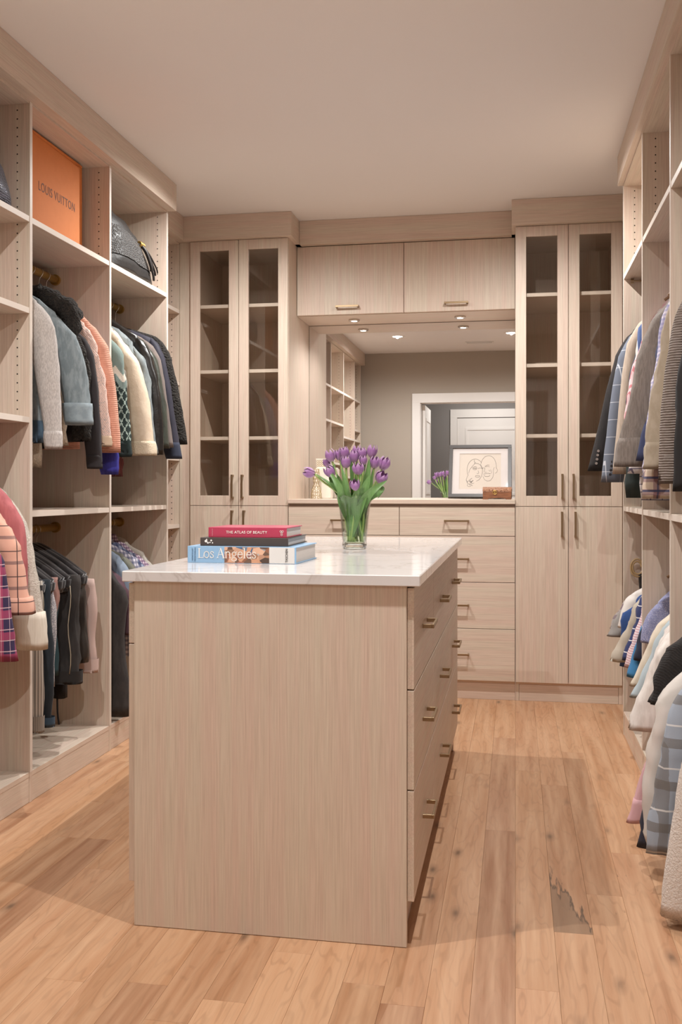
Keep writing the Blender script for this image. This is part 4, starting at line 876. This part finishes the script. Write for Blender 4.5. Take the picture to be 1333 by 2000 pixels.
# serif lettering drawn with thick and thin strokes
def glyphs(s, size, M, t, mat):
    G_ = {  # strokes: (points, widths) in units of x-height = 1
     'L': (.95, [([(0,1.45),(.42,1.45)],.06), ([(.21,1.45),(.21,0)],.17), ([(0,.03),(.88,.03)],.07), ([(.88,0),(.92,.38)],.06)]),
     'A': (1.30, [([(.10,0),(.62,1.5)],.07), ([(.60,1.5),(1.12,0)],.19), ([(.30,.52),(.92,.52)],.07), ([(-.04,.03),(.3,.03)],.06), ([(.92,.03),(1.32,.03)],.06)]),
     'o': (1.0, [([(.46+.40*math.cos(a),.5+.48*math.sin(a)) for a in [2*PI*k/16 for k in range(17)]],.13)]),
     's': (.72, [([(.60,.78),(.50,.95),(.30,.98),(.14,.86),(.14,.70),(.30,.58),(.48,.46),(.60,.30),(.54,.10),(.34,.02),(.14,.06),(.08,.26)],.12)]),
     'n': (1.08, [([(.0,.92),(.20,.98)],.06), ([(.20,.98),(.20,0)],.15), ([(.20,.75),(.40,.95),(.62,.97),(.78,.82),(.80,.6),(.80,0)],.14), ([(.04,.03),(.36,.03)],.05), ([(.64,.03),(.98,.03)],.05)]),
     'g': (.95, [([(.42+.30*math.cos(a),.64+.32*math.sin(a)) for a in [2*PI*k/14 for k in range(15)]],.12), ([(.68,.88),(.88,.98)],.09), ([(.25,.35),(.16,.20),(.30,.10),(.66,.06),(.84,-.12),(.74,-.36),(.42,-.46),(.12,-.38),(.04,-.20),(.22,.02)],.10)]),
     'e': (.92, [([(.10,.55),(.80,.55),(.76,.80),(.60,.96),(.40,.98),(.18,.82),(.10,.52),(.16,.22),(.36,.03),(.60,.05),(.80,.24)],.12)]),
     'l': (.50, [([(.02,1.48),(.22,1.55)],.06), ([(.22,1.55),(.22,0)],.15), ([(.04,.03),(.42,.03)],.05)]),
     ' ': (.42, [])}
    x = 0; m_ = MB()
    for ch_ in s:
        adv, st = G_[ch_]
        for pts, wd in st:
            for a, b in zip(pts, pts[1:]):
                A = Vector((x+a[0], a[1], 0))*size; B = Vector((x+b[0], b[1], 0))*size; d = (B-A).normalized(); n_ = Vector((-d.y, d.x, 0))*wd*size/2; e = d*wd*size*.25
                q = [A-n_-e, B-n_+e, B+n_+e, A+n_-e]; q = [M @ (p+Vector((0,0,.0006))) for p in q]; m_.add(q, [(0,1,2,3)])
        x += adv
    org = worg(t); me = bpy.data.meshes.new('title'); me.from_pydata([tuple(Vector(v)-org) for v in m_.v], [], m_.f); me.materials.append(mat); return link(bpy.data.objects.new('title', me), t)
glyphs('Los Angeles', .0190, M1 @ Matrix.Translation((.033, -.0007, .0150)) @ Matrix.Rotation(PI/2, 4, 'X'), t1, INK)
text('publisher_name', 'TASCHEN', .0105, plain('black_ink', '#2A2624', .6), t1, sp(M1, .305, .0245) @ Matrix.Rotation(PI/2, 4, 'Z'), sx=.85)
text('small_print', 'PORTRAIT OF A CITY', .0048, plain('blue_ink', '#3F5F80', .6), t1, sp(M1, .016, .0245) @ Matrix.Rotation(PI/2, 4, 'Z'), sx=.8)
text('small_print', 'PORTRAIT D UNE VILLE', .0048, plain('blue_ink2', '#3F5F80', .6), t1, sp(M1, .024, .0245) @ Matrix.Rotation(PI/2, 4, 'Z'), sx=.8)
z2 = ZI2+b1h+.0003
t2, M2 = book('thin charcoal grey book in the middle of the stack', -.922, 2.765, .268, .262, z2, .0245, .0, plain('charcoal_cover', '#4A403C', .4))
m_ = MB()
for k, (fx, fz, r) in enumerate([(.018,.014,.0045),(.024,.009,.003),(.020,.019,.002),(.034,.016,.003),(.038,.009,.0022),(.030,.010,.0022)]):
    m_.add([M2 @ Vector((fx+r*math.cos(a), -.0006, fz+r*math.sin(a)*.9)) for a in [2*PI*j/9 for j in range(9)]], [tuple(range(9))])
m_.build('spine_flower', INK, t2)
z3 = z2+.0248
t3, M3 = book('crimson red book lying on top of the stack', -.900, 2.775, .240, .200, z3, .0300, -.01, plain('crimson_cover', '#B23A55', .4))
text('title', 'THE ATLAS OF BEAUTY', .0115, INK, t3, sp(M3, .118, .0155), sx=1.0, space=1.05)
text('small_print', 'PORTRAITS', .0042, plain('pink_ink', '#E2A0AC', .6), t3, sp(M3, .013, .015) @ Matrix.Rotation(PI/2, 4, 'Z'))
m_ = MB()
for (fx, fz) in ((.222,.019),(.228,.019),(.225,.014),(.225,.009)):
    m_.add(*tube([M3 @ Vector((fx+.0026*math.cos(a), -.0008, fz+.0026*math.sin(a))) for a in [2*PI*j/10 for j in range(10)]], .0005, 5, closed=True))
m_.build('publisher_mark', INK, t3)

# ------------------------------------------------------------------ vase and tulips
VX, VY = -.577, 3.49
def thin_glass(name, col, ior):
    m = N(name); tr = m.n('ShaderNodeBsdfTransparent'); tr.inputs[0].default_value = col; gl = m.n('ShaderNodeBsdfGlossy'); gl.inputs['Roughness'].default_value = .01
    mx = m.n('ShaderNodeMixShader'); m.l(face_fres(m, .012 if ior < 1.3 else .03, 4.5 if ior < 1.3 else 2.4), mx.inputs[0]); m.l(tr.outputs[0], mx.inputs[1]); m.l(gl.outputs[0], mx.inputs[2]); m.l(mx.outputs[0], m.out.inputs[0]); return m.m
vz = thing('glass_vase', 'clear fluted glass vase with a scalloped rim full of tulips', 'vase', (VX, VY, ZI2))
H = .190
def flute(a, z):
    u = (z-ZI2)/H
    return 1+.035*abs(math.cos(4*a))**.5*min(1, u*3)
def rimz(v):
    out = []
    for x, y, z in v:
        u = (z-ZI2)/H
        if u > .8:
            a = math.atan2(y-VY, x-VX); z += (abs(math.sin(4*a))-.6)*.010*(u-.8)/.2
        out.append((x, y, z))
    return out
outer = [(.001, 0), (.040, 0), (.0445, .004), (.0455, .018), (.043, .024), (.046, .06), (.050, .11), (.055, .155), (.061, .18), (.064, .190)]
inner = [(.0605, .189), (.057, .178), (.0518, .155), (.0470, .11), (.0428, .06), (.0398, .028), (.036, .0205), (.001, .020)]
v, f = lathe(VX, VY, [(r, ZI2+.0006+z) for r, z in outer+inner], 64, flute)
n = 64; f.append(tuple(range(n))); f.append(tuple((len(outer+inner)-1)*n+j for j in range(n)))
mesh('vase_glass', rimz(v), f, thin_glass('crystal_glass', (.97,.985,.97,1), 1.5), vz, smooth=True)
wat = [(.001, .0206), (.0355, .0210), (.0392, .029), (.0421, .06), (.0462, .108), (.0478, .122), (.001, .122)]
v, f = lathe(VX, VY, [(r, ZI2+.0006+z) for r, z in wat], 64, flute); f.append(tuple(range(n))); f.append(tuple((len(wat)-1)*n+j for j in range(n)))
mesh('water', v, f, thin_glass('vase_water', (.90,.96,.86,1), 1.2), vz, smooth=True)
rm = []
for j in range(96):
    a = 2*PI*j/96; r = .0622*flute(a, ZI2+H); rm.append((VX+r*math.cos(a), VY+r*math.sin(a), ZI2+.0006+.1895+(abs(math.sin(4*a))-.6)*.010))
m_ = MB(); m_.add(*tube(rm, .0018, 6, closed=True)); m_.build('rim', clear_glass('rim_glass'), vz, smooth=True)
v, f = lathe(VX, VY, [(.001, ZI2+.0022), (.039, ZI2+.0022), (.0435, ZI2+.006), (.0440, ZI2+.016), (.036, ZI2+.0195), (.001, ZI2+.0195)], 16); f.append(tuple(range(16))); f.append(tuple(5*16+j for j in range(16)))
mesh('base', v, f, clear_glass('base_glass', (.98,.99,.98,1), 1.5), vz, smooth=False)
def petalmat():
    m = N('purple_tulip_petal'); c = m.coords('Generated'); s_ = m.n('ShaderNodeSeparateXYZ'); m.l(c, s_.inputs[0])
    st = m.noise(m.coords('Object', (300,300,18)), 1, 3)
    col = m.ramp(s_.outputs[2], [(0, lin('#C0A9AE')), (.18, lin('#B78DB4')), (.6, lin('#A06EA6')), (1, lin('#CDAACB'))])
    m.set(col=m.mix(m.math('MULTIPLY', st, .5), col, lin('#7E4486')), rough=.5, sheen=.2); return m.m
PET = petalmat(); STM = plain('tulip_stem_green', '#A3B86E', .5)
lf = N('tulip_leaf'); lc = lf.noise(lf.coords('Generated', (30,30,2)), 1, 2); lf.set(col=lf.mix(lc, lin('#4E7A3E'), lin('#7FA262')), rough=.42); LEAF = lf.m
def petal_me(R0, Hh, open_):
    v = []; f = []; nu, nv = 6, 8
    for i in range(nv+1):
        vv = i/nv; r = R0*(math.sin(PI*(.10+.72*vv))**.75)*(1+open_*vv*vv); ang = .72*math.sin(PI*(.08+.90*vv**.85))**.8+.02
        for j in range(nu+1):
            a = (j/nu*2-1)*ang; rr = r*(1-.12*(1-abs(j/nu*2-1)**2)*vv*0+ .06*math.cos(a*2)); v.append((rr*math.cos(a), rr*math.sin(a), Hh*vv-.004*(abs(j/nu*2-1)**2)*vv))
    for i in range(nv):
        for j in range(nu): k = i*(nu+1)+j; f.append((k, k+1, k+nu+2, k+nu+1))
    me = bpy.data.meshes.new('petal'); me.from_pydata(v, [], f)
    for p in me.polygons: p.use_smooth = True
    me.materials.append(PET); return me
PM = [petal_me(.0205, .050, .0), petal_me(.0175, .048, -.05), petal_me(.0225, .046, .15)]
def leafmesh(pts, wd, parent, twist=0.0, base=None):
    c = spl(pts, 7); v = []; f = []; n = len(c)
    for i, p in enumerate(c):
        u = i/(n-1); t_ = (c[min(i+1, n-1)]-c[max(i-1, 0)]).normalized(); view = Vector((.18*math.cos(twist)+math.sin(twist), -math.cos(twist), .15)); s_ = t_.cross(view).normalized(); nn = s_.cross(t_)
        w_ = wd*(math.sin(PI*min(1, .12+.88*u))**.7)*(1-.25*u)
        for k in (-1, -.5, 0, .5, 1): v.append(p + s_*w_*k + nn*(w_*.35*(k*k)))
    for i in range(n-1):
        for j in range(4): k = i*5+j; f.append((k, k+1, k+6, k+5))
    return mesh('leaf', v, f, LEAF, parent, smooth=True)
TL = [  # px, py, depth offset, head scale, lean, label
 (603, 920, -.02, 1.0, 'purple tulip reaching furthest left, lying almost sideways'),
 (645, 886, .03, 1.05, 'purple tulip at the upper left of the bouquet'),
 (644, 917, -.03, 1.05, 'purple tulip just below the upper left one, on a curving pale stem'),
 (638, 900, .05, .75, 'small pinkish tulip half hidden at the left of the bouquet'),
 (663, 884, .05, .95, 'purple tulip behind, second from the left along the top'),
 (673, 880, .03, 1.0, 'purple tulip third from the left along the top'),
 (676, 898, -.02, 1.0, 'purple tulip facing front, left of the middle on an upright stem'),
 (692, 887, .01, 1.0, 'purple tulip in the middle of the bouquet top'),
 (697, 877, .05, .95, 'purple tulip peeking out above the middle one'),
 (707, 882, .03, 1.05, 'purple tulip right of the middle along the top'),
 (710, 895, .0, .8, 'slim purple tulip bud below the right middle ones'),
 (700, 911, -.05, 1.0, 'deep purple open tulip in the centre front'),
 (694, 943, -.07, .9, 'lowest purple tulip, short stem just above the rim'),
 (727, 877, .03, 1.05, 'highest purple tulip, pointing straight up'),
 (733, 899, .02, 1.0, 'purple tulip on the right, below the highest one'),
 (752, 901, .0, 1.12, 'large purple tulip at the far right'),
 (746, 928, -.03, 1.05, 'frilly purple tulip lowest on the right side')]
random.seed(11)
LG = plain('inner_anther', '#2A1A2A', .8)
for i, (px, py, dy, sc, lab) in enumerate(TL):
    Hc = at(px, py+3, VY+dy)
    a = random.uniform(0, 2*PI); r0 = random.uniform(.012, .032)
    base = Vector((VX+r0*math.cos(a), VY+r0*math.sin(a), ZI2+.026))
    dirx = (Hc.x-VX); rim = Vector((VX+max(-.042, min(.042, dirx*.55)), VY+max(-.04, min(.04, dy*.7)), ZI2+.185))
    t = thing('tulip', lab, 'tulip', base, 'purple tulips in the glass vase')
    out = Vector((dirx, dy, 0)); side = min(1, abs(dirx)/.11)
    if i == 0: ax = Vector((-1, -.25, .25)).normalized()
    elif i == 12: ax = Vector((0, -.45, 1)).normalized()
    else: ax = (Vector((out.x*4.0*side, out.y*1.5-.15, 1))).normalized()
    if i in (2, 16): ax = Vector((math.copysign(.55, dirx), -.45, .8)).normalized()
    st = Hc - ax*.024*sc
    pts = [base, base.lerp(rim, .5)+Vector((0,0,0)), rim, st-ax*.035, st]
    if i == 0: pts = [base, base.lerp(rim, .5), rim, at(628, 938, VY+dy), st]
    m_ = MB(); m_.add(*tube(spl(pts, 6), .0038, 8)); m_.build('stem', STM, t, smooth=True)
    q = ax.to_track_quat('Z', 'Y').to_matrix().to_4x4()
    ph_ = random.random()*6
    for k in range(6):
        me = PM[0 if k % 2 == 0 else 1] if i not in (11, 12, 16) else PM[2 if k % 2 == 0 else 0]
        o = bpy.data.objects.new('petal', me); link(o, t)
        o.matrix_local = Matrix.Translation(st-base) @ q @ Matrix.Rotation(ph_+k*PI/3, 4, 'Z') @ Matrix.Scale(sc*.92, 4)
    for nm_leaf, (lpts, lw, tw) in {
        1: ([(VX-.03, VY+.01, 1.09), at(648, 935, VY-.01), at(655, 905, VY)], .016, .3),
        2: ([(VX-.035, VY-.02, 1.10), at(665, 955, VY-.05), at(640, 915, VY-.04)], .019, -.2),
        0: ([(VX-.035, VY-.01, 1.12), at(650, 950, VY-.03), at(615, 924, VY-.03)], .011, .9),
        6: ([(VX-.015, VY-.03, 1.09), at(675, 948, VY-.05), at(668, 912, VY-.04)], .015, .4),
        7: ([(VX, VY+.02, 1.10), at(690, 930, VY+.02), at(684, 893, VY+.02)], .016, .1),
        9: ([(VX+.01, VY+.02, 1.10), at(706, 930, VY+.03), at(716, 893, VY+.02)], .018, -.2),
        12: ([(VX+.005, VY-.04, 1.10), at(697, 962, VY-.06), at(707, 938, VY-.07)], .014, .2),
        13: ([(VX+.02, VY, 1.10), at(716, 940, VY), at(722, 895, VY)], .019, .2),
        11: ([(VX+.02, VY-.035, 1.09), at(714, 955, VY-.05), at(724, 925, VY-.05)], .022, -.3),
        15: ([(VX+.03, VY-.03, 1.10), at(724, 962, VY-.06), at(757, 938, VY-.05)], .020, .2),
        16: ([(VX+.04, VY+.01, 1.11), at(738, 962, VY-.02), at(748, 955, VY), at(738, 974, VY+.02)], .013, .5),
        4: ([(VX-.02, VY+.02, 1.09), at(668, 950, VY+.02), at(658, 925, VY+.03)], .018, -.4),
        14: ([(VX+.03, VY+.01, 1.10), at(722, 955, VY+.01), at(729, 915, VY+.02)], .014, .6),
    }.items():
        if nm_leaf == i: leafmesh([base+Vector((0,0,.02))] + [Vector(p) for p in lpts], lw, t, tw)

# ------------------------------------------------------------------ framed drawing and chest on the worktop
ZCT = 1.1042
fr = thing('framed_drawing', 'black framed line drawing of two faces leaning on the mirror', 'picture', (-.205, 5.74, ZCT))
FX0, FX1, FH = -.390, -.022, .345
tilt = math.asin(.148/FH)
MF = Matrix.Translation((FX0, 5.735, ZCT+.0075)) @ Matrix.Rotation(PI/2-tilt, 4, 'X')   # local x right, y up the picture, z towards the room
W_ = FX1-FX0
def fb(name, x0, x1, y0, y1, z0, z1, mat, par=fr, bevel=.0008, **k): return mesh(name, [tuple(MF @ Vector(p)) for p in bxv(x0, x1, y0, y1, z0, z1)], BF, mat, par, bevel=bevel, **k)
FM = plain('dark_frame_wood', '#38322F', .4); fw_ = .021
fb('frame_rail', 0, W_, 0, fw_, -.008, .012, FM); fb('frame_rail', 0, W_, FH-fw_, FH, -.008, .012, FM); fb('frame_stile', 0, fw_, fw_, FH-fw_, -.008, .012, FM); fb('frame_stile', W_-fw_, W_, fw_, FH-fw_, -.008, .012, FM)
fb('backing', .01, W_-.01, .01, FH-.01, -.006, -.002, plain('backing_board', '#6B5A48', .9), bevel=0)
mtb = MB()
for b in ((fw_-.004, .062, fw_-.004, FH-fw_+.004), (W_-.062, W_-fw_+.004, fw_-.004, FH-fw_+.004), (.062, W_-.062, fw_-.004, .055), (.062, W_-.062, FH-.055, FH-fw_+.004)): mtb.add([tuple(MF @ Vector(p)) for p in bxv(b[0], b[1], b[2], b[3], .001, .003)], BF)
mtb.build('mat_board', plain('mat_board_white', '#D2CBC8', .8), fr)
fb('paper', .055, W_-.055, .048, FH-.048, -.0018, 0, plain('drawing_paper', '#CFC4B8', .8), bevel=0)
def arc(cx, cy, rx, ry, a0, a1, n=14): return [(cx+rx*math.cos(math.radians(a0+(a1-a0)*k/n)), cy+ry*math.sin(math.radians(a0+(a1-a0)*k/n))) for k in range(n+1)]
L_ = [arc(.150,.185,.048,.070,40,215), [(.107,.145),(.098,.120),(.104,.098),(.122,.083)], [(.145,.250),(.143,.238),(.150,.232),(.144,.225)], [(.150,.228),(.132,.205),(.118,.185),(.112,.160)], [(.150,.228),(.172,.222),(.188,.205)],
 [(.190,.205),(.193,.180),(.192,.160),(.186,.135),(.172,.116),(.158,.108)], arc(.148,.190,.014,.006,0,180,8), arc(.148,.188,.010,.004,0,360,10), arc(.178,.190,.010,.005,0,180,8), [(.168,.178),(.172,.162),(.166,.156),(.160,.160)],
 arc(.165,.140,.014,.006,180,360,8), arc(.165,.141,.014,.004,180,0,8), [(.134,.200),(.150,.205),(.160,.200)],
 arc(.228,.205,.046,.072,-10,165), [(.182,.222),(.185,.200),(.196,.188)], [(.274,.195),(.282,.180),(.276,.165),(.268,.160)], [(.206,.205),(.222,.216),(.234,.214)], arc(.222,.200,.012,.006,0,180,8), arc(.200,.192,.008,.004,0,180,6),
 [(.208,.190),(.202,.172),(.208,.166),(.216,.168)], arc(.220,.150,.018,.012,190,340,8), [(.200,.154),(.222,.160),(.240,.156)], [(.196,.140),(.206,.118),(.222,.108),(.240,.112),(.252,.130)], [(.262,.200),(.256,.180),(.258,.150),(.252,.128)], [(.240,.185),(.246,.170),(.244,.158)], [(.230,.182),(.238,.172)]]
random.seed(3)
for k in range(9): L_.append(arc(.122+random.uniform(-.016,.02), .098+random.uniform(-.018,.022), random.uniform(.006,.012), random.uniform(.005,.012), random.uniform(0,180), random.uniform(200,360), 8))
m_ = MB()
for pl in L_:
    pp = [MF @ Vector((x+.005, y, .0004)) for x, y in pl]; m_.add(*tube(pp, .0008, 4))
m_.build('line_drawing', plain('pencil_line', '#4A4440', .8), fr)
pg_ = N('picture_glass'); tr_ = pg_.n('ShaderNodeBsdfTransparent'); gl_ = pg_.n('ShaderNodeBsdfGlossy'); gl_.inputs['Roughness'].default_value = .02; mx_ = pg_.n('ShaderNodeMixShader'); mx_.inputs[0].default_value = .05
pg_.l(tr_.outputs[0], mx_.inputs[1]); pg_.l(gl_.outputs[0], mx_.inputs[2]); pg_.l(mx_.outputs[0], pg_.out.inputs[0])
fb('glass_pane', fw_-.003, W_-fw_+.003, fw_-.003, FH-fw_+.003, .0055, .0068, pg_.m, bevel=0)
# carved wooden chest
wc = thing('trinket_box', 'small carved brown wooden chest with a brass latch before the frame', 'box', (-.1, 5.56, ZCT))
cw = N('carved_wood'); vo = cw.n('ShaderNodeTexVoronoi'); vo.inputs['Scale'].default_value = 130; cw.l(cw.coords('Object'), vo.inputs['Vector']); fcv = cw.ramp(vo.outputs['Distance'], [(.1, (0,0,0)), (.5, (1,1,1))]); cw.set(col=cw.mix(fcv, lin('#6E452F'), lin('#9A6B4C')), rough=.5); cw.bump(fcv, 1, .003)
sw_ = fabric('smooth_walnut', '#8A5A3E', '#6E4530', (20,20,90), .7, rough=.4, sheen=0)
qx0, qx1, qy0, qy1 = -.180, -.022, 5.50, 5.60
m_ = MB(); m_.box(qx0, qx1, qy0, qy1, ZCT+.010, ZCT+.044)
for a, b in ((qx0, qx0+.03), (qx1-.03, qx1)): m_.box(a, b, qy0, qy1, ZCT+.0003, ZCT+.0098)
for k in range(6):
    h = .010*(1-math.sin(PI*(k+.5)/6)*.8); a = qx0+.03+k*(qx1-qx0-.06)/6; m_.box(a, a+(qx1-qx0-.06)/6, qy0, qy0+.012, ZCT+.010-h*.6, ZCT+.0099)
m_.build('chest_body', sw_, wc, bevel=.0005)
rs = [[Vector((x, (qy0+qy1)/2+.051*math.cos(t), ZCT+.0446+.026*math.sin(t)**.8)) for t in [PI*j/14 for j in range(15)]] + [Vector((x, qy0, ZCT+.0445))] for x in (qx0-.001, qx0+.008, qx1-.008, qx1+.001)]
v, f = rings(rs, True); mesh('arched_lid', v, f, cw.m, wc)
m_ = MB(); lc_ = Vector(((qx0+qx1)/2-.012, qy0-.003, ZCT+.040)); m_.add(*tube([lc_+Vector((.011*math.cos(a), 0, .011*math.sin(a))) for a in [2*PI*j/18 for j in range(18)]], .0018, 6, closed=True)); m_.box(lc_.x-.003, lc_.x+.003, qy0-.004, qy0-.0002, lc_.z-.006, lc_.z+.012)
m_.build('latch', GOLD, wc, smooth=False)
# ornaments left of the vase, on the worktop
CERW = plain('white_ceramic', '#E9E0D2', .35); LAT = plain('gold_lattice', '#C2AE86', .4, .6)
wb = thing('ceramic_box', 'tall white ceramic container on the worktop behind the tulips', 'container', (-1.165, 5.86, ZCT))
rs = [[Vector((-1.160+.052*s_*math.copysign(abs(math.cos(t))**.45, math.cos(t)), 5.865+.045*s_*math.copysign(abs(math.sin(t))**.45, math.sin(t)), ZCT+z)) for t in [2*PI*j/32 for j in range(32)]] for s_, z in ((.96, .0005), (1, .006), (1, .178), (.96, .185))]
v, f = rings(rs, True); mesh('container_body', v, f, CERW, wb, smooth=False)
rs = [[Vector((-1.160+.046*s_*math.copysign(abs(math.cos(t))**.45, math.cos(t)), 5.865+.039*s_*math.copysign(abs(math.sin(t))**.45, math.sin(t)), ZCT+z)) for t in [2*PI*j/32 for j in range(32)]] for s_, z in ((1, .1853), (1, .190), (.9, .194))]
v, f = rings(rs, True); mesh('container_lid', v, f, CERW, wb)
def lattice(name, label, px_, cx, cy, z0, h, r, prof_, cat):
    t = thing(name, label, cat, (cx, cy, z0)); v = []; f = []
    P_ = [(r*k, z0+h*u) for u, k in prof_]
    vv, ff = lathe(cx, cy, [(a*.9, b) for a, b in P_], 24); mesh('core', vv, ff, CERW, t, smooth=True)
    m_ = MB(); nr = 9; nc = 7
    def rad(u):
        for (u0, k0), (u1, k1) in zip(prof_, prof_[1:]):
            if u0 <= u <= u1: return r*(k0+(k1-k0)*(u-u0)/(u1-u0))
        return r*prof_[-1][1]
    for i in range(nr):
        for j in range(nc):
            u = (i+.5)/nr; a = 2*PI*(j+.5*(i % 2))/nc; rr = rad(u)+.0008; s_ = h/nr*.48
            ring = []
            for q_ in range(10):
                b = 2*PI*q_/10; da = rr and (s_*.85*math.cos(b))/rr; ring.append(Vector((cx+rad(u)*math.cos(a+da)*1.02, cy+rad(u)*math.sin(a+da)*1.02, z0+h*u+s_*math.sin(b))))
            m_.add(*tube(ring, .0016, 4, closed=True))
    m_.build('lattice', LAT, t, smooth=True)
    for z in (z0+.0006, z0+h-.004): pass
lattice('lattice_vase', 'hourglass ornament covered with gold lattice beside the white container', 0, -1.190, 5.775, ZCT+.001, .180, .030, [(0,.95),(.1,1),(.3,.85),(.5,.45),(.62,.62),(.8,.66),(.92,.5),(1,.62)], 'ornament')
jb = thing('jewellery_box', 'little gold patterned box on top of the white container', 'box', (-1.17, 5.86, ZCT+.195))
jx0, jx1, jy0, jy1, jz0, jz1 = -1.203, -1.140, 5.835, 5.885, ZCT+.1945, ZCT+.1945+.050
box('box_body', jx0, jx1, jy0, jy1, jz0, jz1-.008, CERW, jb); box('box_lid', jx0-.002, jx1+.002, jy0-.002, jy1+.002, jz1-.0078, jz1, CERW, jb)
m_ = MB()
for i in range(3):
    for j in range(4):
        c_ = (jx0+.010+j*.0145, jz0+.008+i*.0125); m_.add(*tube([Vector((c_[0]+.0062*math.cos(a), jy0-.0006, c_[1]+.0055*math.sin(a))) for a in [2*PI*k/10 for k in range(10)]], .0012, 4, closed=True))
m_.build('gold_pattern', LAT, jb, smooth=True)
